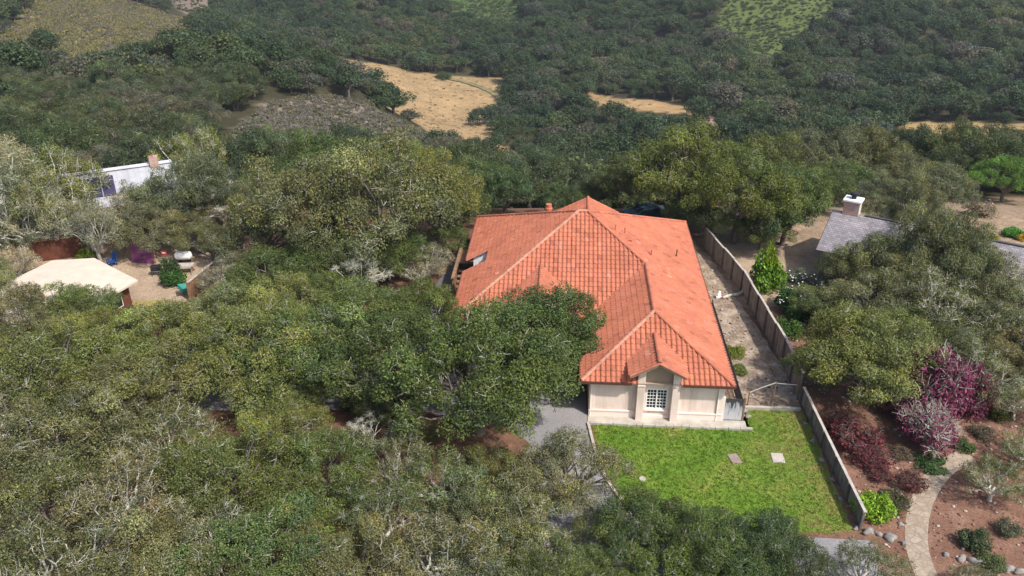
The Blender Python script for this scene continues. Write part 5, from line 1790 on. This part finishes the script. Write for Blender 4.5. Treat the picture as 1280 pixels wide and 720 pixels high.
def make_far_oak(seed, tall=1.0):
    g = np.random.default_rng(seed)
    P_, N_, S_, COL = [], [], [], []
    ph = g.uniform(0, 6.28, 2)
    for i in range(20):
        az = g.uniform(0, 6.28); u = g.uniform(-.25, 1); f = g.uniform(.45, .85)
        ce = math.sqrt(max(0, 1 - u * u))
        env = 1 + .2 * math.sin(2 * az + ph[0]) + .1 * math.sin(3 * az + ph[1])
        c = np.array([4.2 * f * env * ce * math.cos(az), 4.2 * f * env * ce * math.sin(az), 3.4 * tall + 2.6 * tall * f * u])
        r = g.uniform(1.0, 1.7)
        pos, nrm, size, d = clump_leaves(g, c, r, int(120 * r), .19, .8)
        k = np.exp(g.normal(0, .16) + g.normal(0, .25, len(pos)))
        h = g.normal(0, .08)
        P_.append(pos); N_.append(nrm); S_.append(size); COL.append(np.stack([k * (1 + h), k, k * (1 - h)], 1))
    P_, N_, S_, COL = map(np.concatenate, (P_, N_, S_, COL))
    V = leaf_quads(g, P_, N_, S_, .75)
    n_leaf = len(V) // 4
    T = Tubes()
    T.add(np.array([[0, 0, -.6], [.1, 0, 1.2], [.0, .1, 2.6]]), [.4, .3, .2], 5)
    for q_ in range(5):
        a_ = q_ * 1.257 + g.uniform(-.4, .4)
        T.add(bend(g, np.array([0, .1, 1.6]), np.array([2.6 * math.cos(a_), 2.6 * math.sin(a_), 4.0 * tall]), .2, 4), np.linspace(.2, .06, 4), 4)
    for q_ in range(12):
        d_ = g.normal(0, 1, 3); d_[2] = abs(d_[2]); d_ /= np.linalg.norm(d_)
        b_ = np.array([0, 0, 3.0 * tall]) + d_ * np.array([4.0, 4.0, 3.3 * tall])
        T.add(bend(g, b_ * .8 + np.array([0, 0, .6 * tall]), b_, .1, 3), [.04, .03, .015], 3)
    tv, tf = T.arrays()
    VV = np.concatenate([V, tv]); FF = np.concatenate([np.arange(n_leaf * 4).reshape(-1, 4), tf + len(V)])
    CC = np.concatenate([np.repeat(COL, 4, 0), np.ones((len(tv), 3))])
    return quads_mesh('oak_crown', VV, FF, CC, [LEAF_FAR, BARK], np.concatenate([np.zeros(n_leaf, int), np.ones(len(tf), int)]))


FAR = [make_far_oak(s_, tl) for s_, tl in ((71, .9), (72, 1.0), (73, 1.15), (74, .8), (75, 1.0), (76, 1.2))]
SCR = {}


def make_scrub(seed, mat):
    g = np.random.default_rng(seed)
    P_, N_, S_, COL = [], [], [], []
    for i in range(7):
        c = np.array([g.normal(0, .45), g.normal(0, .45), g.uniform(.25, .6)])
        pos, nrm, size, d = clump_leaves(g, c, g.uniform(.4, .7), 34, .17, .8)
        k = np.exp(g.normal(0, .12) + g.normal(0, .25, len(pos)))
        P_.append(pos); N_.append(nrm); S_.append(size); COL.append(np.stack([k, k, k], 1))
    P_, N_, S_, COL = map(np.concatenate, (P_, N_, S_, COL))
    V = leaf_quads(g, P_, N_, S_, .7)
    return quads_mesh('scrub', V, np.arange(len(V)).reshape(-1, 4), np.repeat(COL, 4, 0), mat)


g = np.random.default_rng(6)


def scatter(x0, x1, y0, y1, step, jit=.5):
    X, Y = np.meshgrid(np.arange(x0, x1, step), np.arange(y0, y1, step * .87))
    X = X + (np.arange(X.shape[0]) % 2)[:, None] * step / 2
    return X.ravel() + g.uniform(-jit, jit, X.size) * step, Y.ravel() + g.uniform(-jit, jit, X.size) * step


def in_view(x, y, z, m=60):
    u, v, d = project(x, y, z)
    return (d > 1) & (u > -m) & (u < 1280 + m) & (v > -m) & (v < 720 + m)


NOTREE = [k for k in ZONES if k not in ()]
X, Y = scatter(-380, 420, 92, 690, 7.6)
keep = np.ones(len(X), bool)
for k in NOTREE:
    keep &= ~inside(ZONES[k], X, Y)
    for t_ in (.25, .5, .75, 1):
        keep &= ~inside(ZONES[k] * (1 - t_) + OPEN_[k] * t_, X, Y)
keep &= (np.abs(X) < 60 + Y * .62)
keep &= g.random(len(X)) < .93
X, Y = X[keep], Y[keep]
Z = ground(X, Y)
D = np.hypot(X, Y)
near_oaks = np.array([(o_.location.x, o_.location.y) for o_ in C.objects if o_.name.startswith('oak_tree')])
dn = np.min(np.hypot(X[:, None] - near_oaks[None, :, 0], Y[:, None] - near_oaks[None, :, 1]), axis=1)
keep = (dn > 6) & ~((X > 26) & (X < 62) & (Y < 100))
X, Y, Z, D = X[keep], Y[keep], Z[keep], D[keep]
vis = in_view(X, Y, Z + 5, 20)
# how much of a hidden slope there is: keep the individuals to those the view can meet
order = np.argsort(D + np.where(vis, 0, 1e4))


def sight_clear(x, y, z):
    """whether the ground leaves the sight line to this crown free"""
    t = np.linspace(.25, .97, 40)
    gz = ground(x * t, y * t)
    lz = CAM_H + (z - CAM_H) * t
    hz = np.where((y * t > 85) & (y * t < 120), 5.0, 0)
    return bool(np.all(lz > gz + hz))


single = []
for i in order[:2500]:
    if len(single) >= 170:
        break
    if sight_clear(X[i], Y[i], Z[i] + 7):
        single.append(i)
single = np.array(single)
rest = np.ones(len(X), bool)
rest[single] = False
for i in single:
    u, v, d = project(X[i], Y[i], Z[i] + 4)
    if u < 560:
        lab, grp = 'dark oak in the unbroken wood on the slope behind the redwood house and grove', 'oaks of the wood behind the redwood house'
    elif u < 900:
        lab, grp = 'dark oak in the valley wood that begins behind the tiled roof', 'oaks of the valley wood behind the tiled house'
    else:
        lab, grp = 'dark oak in the wood below the grove crest behind the brick chimney', 'oaks of the wood behind the brick chimney'
    o = thing('oak_tree', lab, 'tree', (X[i], Y[i], Z[i] - .3), orr.uniform(0, 6.28), grp)
    s_ = orr.uniform(.75, 1.2)
    o.scale = (s_, s_ * orr.uniform(.9, 1.1), s_ * orr.uniform(.95, 1.25))
    trunk, crown, twigs = OAKS['full' if orr.random() < .7 else 'open'][orr.randrange(3)]
    link('trunk', trunk, o)
    c_ = link('crown', crown, o)
    k = math.exp(orr.gauss(0, .18))
    b = orr.choice([(.062, .088, .032), (.075, .10, .036), (.058, .082, .036), (.095, .112, .045), (.105, .105, .062)])
    c_.color = (b[0] * k, b[1] * k, b[2] * k, 1)
    link('twig_sprays', twigs, o)

# single trees standing in and around the meadow
LONE = [
    (492, 112, 8, 1.3, 'slim grey-green tree at the meadow edge, tallest of three'),
    (502, 125, 9, .9, 'round dark tree at the meadow edge below the slim one'),
    (512, 142, 13, .9, 'dark spreading tree at the meadow edge, lowest of three'),
    (478, 128, 14, .9, 'dark tree on the grassy spur slope beside the meadow'),
    (555, 91, 11, .6, 'low dark bush-like tree at the far end of the dry meadow'),
    (522, 76, 19, 1.0, 'big rounded oak on the far edge of the dry meadow'),
    (600, 146, 16, .9, 'grey-green tree standing in the dry meadow'),
    (618, 178, 17, .9, 'pale rounded tree at the lower corner of the dry meadow'),
    (1000, 62, 14, .9, 'dark oak beside the lone pine in the green clearing'),
    (975, 74, 16, .8, 'dark spreading oak at the foot of the green clearing'),
]
for px, py, rp, tall, lab in LONE:
    hq = hits([(px, py + rp * .7)])[0]
    zq = g1(*hq)
    s_ = rp * project(hq[0], hq[1], zq)[2] / FPX / 3.7
    o = link('oak_tree', FAR[orr.randrange(6)], None, (hq[0], hq[1], zq - 1.7 * s_ * tall), orr.uniform(0, 6.28))
    o.scale = (s_, s_, s_ * tall)
    tag(o, lab, 'tree')
# the pine in the clearing
hq = hits([(1010, 66)])[0]
zq = g1(*hq)
pine = thing('pine_tree', 'dark upright pine rising above the oaks at the green clearing', 'tree', (hq[0], hq[1], zq))
gp = np.random.default_rng(8)
P_, N_, S_, COL = [], [], [], []
for i in range(26):
    z_ = 3.5 + 12.5 * i / 25
    rr_ = 3.6 * (1 - .75 * i / 25) * gp.uniform(.6, 1.1)
    a_ = gp.uniform(0, 6.28)
    pos, nrm, size, d = clump_leaves(gp, np.array([rr_ * .6 * math.cos(a_), rr_ * .6 * math.sin(a_), z_]), max(.9, rr_ * .6), 90, .28, .6)
    k = np.exp(gp.normal(0, .25, len(pos)))
    P_.append(pos); N_.append(nrm); S_.append(size); COL.append(np.stack([k, k, k], 1))
P_, N_, S_, COL = map(np.concatenate, (P_, N_, S_, COL))
V = leaf_quads(gp, P_, N_, S_, .5)
o = link('crown', quads_mesh('crown', V, np.arange(len(V)).reshape(-1, 4), np.repeat(COL, 4, 0), LEAF), pine)
o.color = (.022, .045, .024, 1)
mb = MB(); mb.tube([(0, 0, -.5), (.1, 0, 6), (0, 0, 16)], [.4, .28, .06], 8); part('trunk', mb, BARK, pine)


def scatter_group(name, meshes):
    """a node group that sets one of the meshes on every vertex, turned and sized by its stored values"""
    col = bpy.data.collections.new(name + '_kinds')
    for i, me_ in enumerate(meshes):
        o_ = bpy.data.objects.new('%s_kind' % name, me_)
        col.objects.link(o_)
    ng = bpy.data.node_groups.new(name, 'GeometryNodeTree')
    ng.interface.new_socket('Geometry', in_out='INPUT', socket_type='NodeSocketGeometry')
    ng.interface.new_socket('Geometry', in_out='OUTPUT', socket_type='NodeSocketGeometry')
    N, L = ng.nodes, ng.links
    gi, go = N.new('NodeGroupInput'), N.new('NodeGroupOutput')
    ci = N.new('GeometryNodeCollectionInfo'); ci.inputs['Collection'].default_value = col
    ci.inputs['Separate Children'].default_value = True; ci.inputs['Reset Children'].default_value = True
    ip = N.new('GeometryNodeInstanceOnPoints'); ip.inputs['Pick Instance'].default_value = True
    rot = N.new('GeometryNodeInputNamedAttribute'); rot.data_type = 'FLOAT_VECTOR'; rot.inputs[0].default_value = 'turn'
    scl = N.new('GeometryNodeInputNamedAttribute'); scl.data_type = 'FLOAT_VECTOR'; scl.inputs[0].default_value = 'size'
    idx = N.new('GeometryNodeInputNamedAttribute'); idx.data_type = 'INT'; idx.inputs[0].default_value = 'pick'
    L.new(gi.outputs[0], ip.inputs['Points']); L.new(ci.outputs[0], ip.inputs['Instance'])
    L.new(idx.outputs[0], ip.inputs['Instance Index']); L.new(rot.outputs[0], ip.inputs['Rotation']); L.new(scl.outputs[0], ip.inputs['Scale'])
    L.new(ip.outputs[0], go.inputs[0])
    return ng


def stuff(name, label, cat, x, y, z, lo, hi, meshes, flat=(.85, 1.12)):
    me_ = bpy.data.meshes.new(name)
    n_ = len(x)
    me_.vertices.add(n_)
    me_.vertices.foreach_set('co', np.stack([x, y, z], 1).astype(np.float32).ravel())
    r3 = np.zeros((n_, 3), np.float32); r3[:, 2] = g.uniform(0, 6.28, n_)
    s1 = lo + (hi - lo) * g.random(n_) ** 1.5; s3 = np.stack([s1, s1 * g.uniform(.88, 1.12, n_), s1 * g.uniform(*flat, n_)], 1)
    a_ = me_.attributes.new('turn', 'FLOAT_VECTOR', 'POINT'); a_.data.foreach_set('vector', r3.ravel())
    a_ = me_.attributes.new('size', 'FLOAT_VECTOR', 'POINT'); a_.data.foreach_set('vector', s3.astype(np.float32).ravel())
    a_ = me_.attributes.new('pick', 'INT', 'POINT'); a_.data.foreach_set('value', g.integers(0, len(meshes), n_).astype(np.int32))
    o_ = link(name, me_)
    md = o_.modifiers.new('scatter', 'NODES')
    md.node_group = scatter_group(name, meshes)
    return tag(o_, label, cat, kind='stuff')


stuff('woodland', 'far-off oak wood covering the valley and the hills opposite', 'wood', X[rest], Y[rest], Z[rest] - .3, .75, 1.75, FAR)


def zone_points(key, step):
    P0 = ZONES[key]
    x, y = scatter(P0[:, 0].min(), P0[:, 0].max(), P0[:, 1].min(), P0[:, 1].max(), step)
    k_ = inside(P0, x, y)
    return x[k_], y[k_]


x, y = zone_points('spur_scrub', 1.25)
k_ = g.random(len(x)) < .8
stuff('grey_scrub', 'grey-brown low scrub covering the spur below the wood', 'scrub', x[k_], y[k_], ground(x[k_], y[k_]), .45, 1.15, [make_scrub(s_, SCRUB_GREY) for s_ in (81, 82, 83)])
x, y = zone_points('chaparral', 2.0)
k_ = g.random(len(x)) < .85
stuff('yellow_scrub', 'yellow and grey chaparral covering the far rounded hillside', 'scrub', x[k_], y[k_], ground(x[k_], y[k_]), .7, 1.7, [make_scrub(s_, SCRUB_YELLOW) for s_ in (84, 85, 86)])
xs_, ys_ = [], []
for key, st in (('spur_grass', 2.4), ('clearing', 2.2), ('top_green', 2.2), ('brown_patch', 3.0)):
    x, y = zone_points(key, st)
    k_ = g.random(len(x)) < .6
    xs_.append(x[k_]); ys_.append(y[k_])
x, y = np.concatenate(xs_), np.concatenate(ys_)
stuff('green_scrub', 'sparse green scrub dotting the hillside clearings', 'scrub', x, y, ground(x, y), .5, 1.5, [make_scrub(s_, SCRUB_GREEN) for s_ in (87, 88)])

STRAW = leaf_mat('straw', True, [(0, (.36, .26, .14)), (.5, (.30, .215, .11)), (.85, (.25, .19, .10)), (1, (.15, .15, .06))])
xs_, ys_ = [], []
for key, st in (('meadow', 2.3), ('gap_path', 2.6), ('gap_pink', 2.6), ('strip', 2.6)):
    x, y = zone_points(key, st)
    k_ = g.random(len(x)) < .5
    xs_.append(x[k_]); ys_.append(y[k_])
x, y = np.concatenate(xs_), np.concatenate(ys_)
stuff('dry_grass', 'dry straw-coloured grass tussocks of the valley meadow', 'grass', x, y, ground(x, y) - .15, .3, .9, [make_scrub(s_, STRAW) for s_ in (101, 102, 103)], (.3, .6))

# grass blades on the lawn, litter on the bare soil


def make_tuft(seed):
    gg = np.random.default_rng(seed)
    c = np.concatenate([gg.normal(0, .09, (16, 2)), gg.uniform(.01, .05, (16, 1))], 1)
    nrm = gg.normal(0, 1, (16, 3)); nrm[:, 2] = np.abs(nrm[:, 2]) * .6; nrm /= np.linalg.norm(nrm, axis=1)[:, None]
    V = leaf_quads(gg, c, nrm, gg.uniform(.03, .07, 16), .3)
    k = np.exp(gg.normal(0, .25, 16))
    return quads_mesh('tuft', V, np.arange(64).reshape(-1, 4), np.repeat(np.stack([k, k, k], 1), 4, 0), GRASSM)


GRASSM = leaf_mat('lawn_blades', True, [(0, (.125, .21, .024)), (.5, (.14, .235, .03)), (.95, (.165, .24, .036)), (1, (.26, .25, .08))])
_n, _l = GRASSM.node_tree.nodes, GRASSM.node_tree.links
_oi = next(q_ for q_ in _n if q_.type == 'OBJECT_INFO')
_t = _n.new('ShaderNodeTexNoise'); _t.inputs['Scale'].default_value = .45; _t.inputs['Detail'].default_value = 4; _l.new(_oi.outputs['Location'], _t.inputs['Vector'])
_sx = _n.new('ShaderNodeSeparateXYZ'); _l.new(_oi.outputs['Location'], _sx.inputs[0])
_mr = _n.new('ShaderNodeMapRange'); _mr.inputs[1].default_value = 10.5; _mr.inputs[2].default_value = 16.0; _mr.inputs[3].default_value = 0; _mr.inputs[4].default_value = .2; _l.new(_sx.outputs[0], _mr.inputs[0])
_ad = _n.new('ShaderNodeMath'); _l.new(_t.outputs['Fac'], _ad.inputs[0]); _l.new(_mr.outputs[0], _ad.inputs[1])
_rp = ramp(_n, _l, _ad.outputs[0], [(.35, (.8, .92, .8)), (.5, (1, 1, 1)), (.62, (1.35, 1.1, 1.5)), (.76, (2.2, 1.2, 3.2))])
for q_ in [x_ for x_ in _n if x_.type == 'VALTORGB' and x_ != _rp]:
    lk = [x_ for x_ in _l if x_.from_node == q_][0]
    sock = lk.to_socket
    _l.remove(lk)
    _l.new(mix(_n, _l, q_.outputs[0], _rp.outputs[0], 1.0, 'MULTIPLY'), sock)
x, y = scatter(2.2, 15.7, 34.2, 45.3, .2)
k_ = inside(np.array(lawn_o), x, y)
stuff('grass_blades', 'short mown grass of the bright green lawn', 'grass', x[k_], y[k_], np.full(k_.sum(), .012), .7, 1.3, [make_tuft(s_) for s_ in (91, 92, 93)])


def make_debris(seed, mat):
    mb_ = MB(); rr_ = random.Random(seed)
    mb_.raw(*lumpy((0, 0, .03), .09, seed, (1, rr_.uniform(.6, 1), .5), 1))
    return mb_.mesh('pebble', mat)


x, y = scatter(10.8, 16, 45, 70, .42)
k_ = inside(np.array(wobble([(11.9, 45), (15.7, 46), (15.4, 50), (13.0, 68), (11.9, 70)], 0, 5, 1)), x, y) & (g.random(len(x)) < .55)
LIT = [simple('pale_gravel', (.42, .38, .33), .9, .3, 6), simple('brown_litter', (.13, .09, .065), .9, .3, 6), simple('grey_gravel', (.28, .25, .22), .9, .3, 6)]
stuff('gravel', 'pale stones and litter strewn over the bare side yard', 'gravel', x[k_], y[k_], np.full(k_.sum(), .01), .4, 1.7, [make_debris(i, LIT[i % 3]) for i in range(6)])
x, y = scatter(16.8, 44, 30, 58, .36)
k_ = ~inside(np.array([(q_.x, q_.y) for q_ in out_a + out_b[::-1]]), x, y) & (g.random(len(x)) < .6)
stuff('leaf_litter', 'dry leaves and chips on the mulched garden bed', 'leaf litter', x[k_], y[k_], np.full(k_.sum(), .01), .4, 1.3, [make_debris(i + 20, m_) for i, m_ in enumerate((simple('dry_leaf', (.27, .155, .11), .9, .3, 6), LIT[1], simple('red_chip', (.20, .095, .07), .9, .3, 6), LIT[0]))])

# ------------------------------------------------------------------ the air between: one closed box of even haze
mb = MB()
HZ_ = [(-1400, -60), (1400, 950)]
zlo = float(TV[(np.abs(TV[:, 0]) < 1500) & (TV[:, 1] > -100) & (TV[:, 1] < 1000), 2].min()) - 1.5
mb.box(((HZ_[0][0] + HZ_[1][0]) / 2, (HZ_[0][1] + HZ_[1][1]) / 2, (zlo + 150) / 2), (HZ_[1][0] - HZ_[0][0], HZ_[1][1] - HZ_[0][1], 150 - zlo))
HAZE = bpy.data.materials.new('haze')
HAZE.use_nodes = True
hn = HAZE.node_tree.nodes
hn.remove(hn['Principled BSDF'])
pv = hn.new('ShaderNodeVolumePrincipled')
pv.inputs['Color'].default_value = (.86, .92, 1.0, 1)
pv.inputs['Density'].default_value = .00014
pv.inputs['Anisotropy'].default_value = .2
HAZE.node_tree.links.new(pv.outputs[0], hn['Material Output'].inputs['Volume'])
hz = part('haze', mb, HAZE, None)
tag(hz, 'thin pale summer haze lying over the valley', 'haze', kind='stuff')
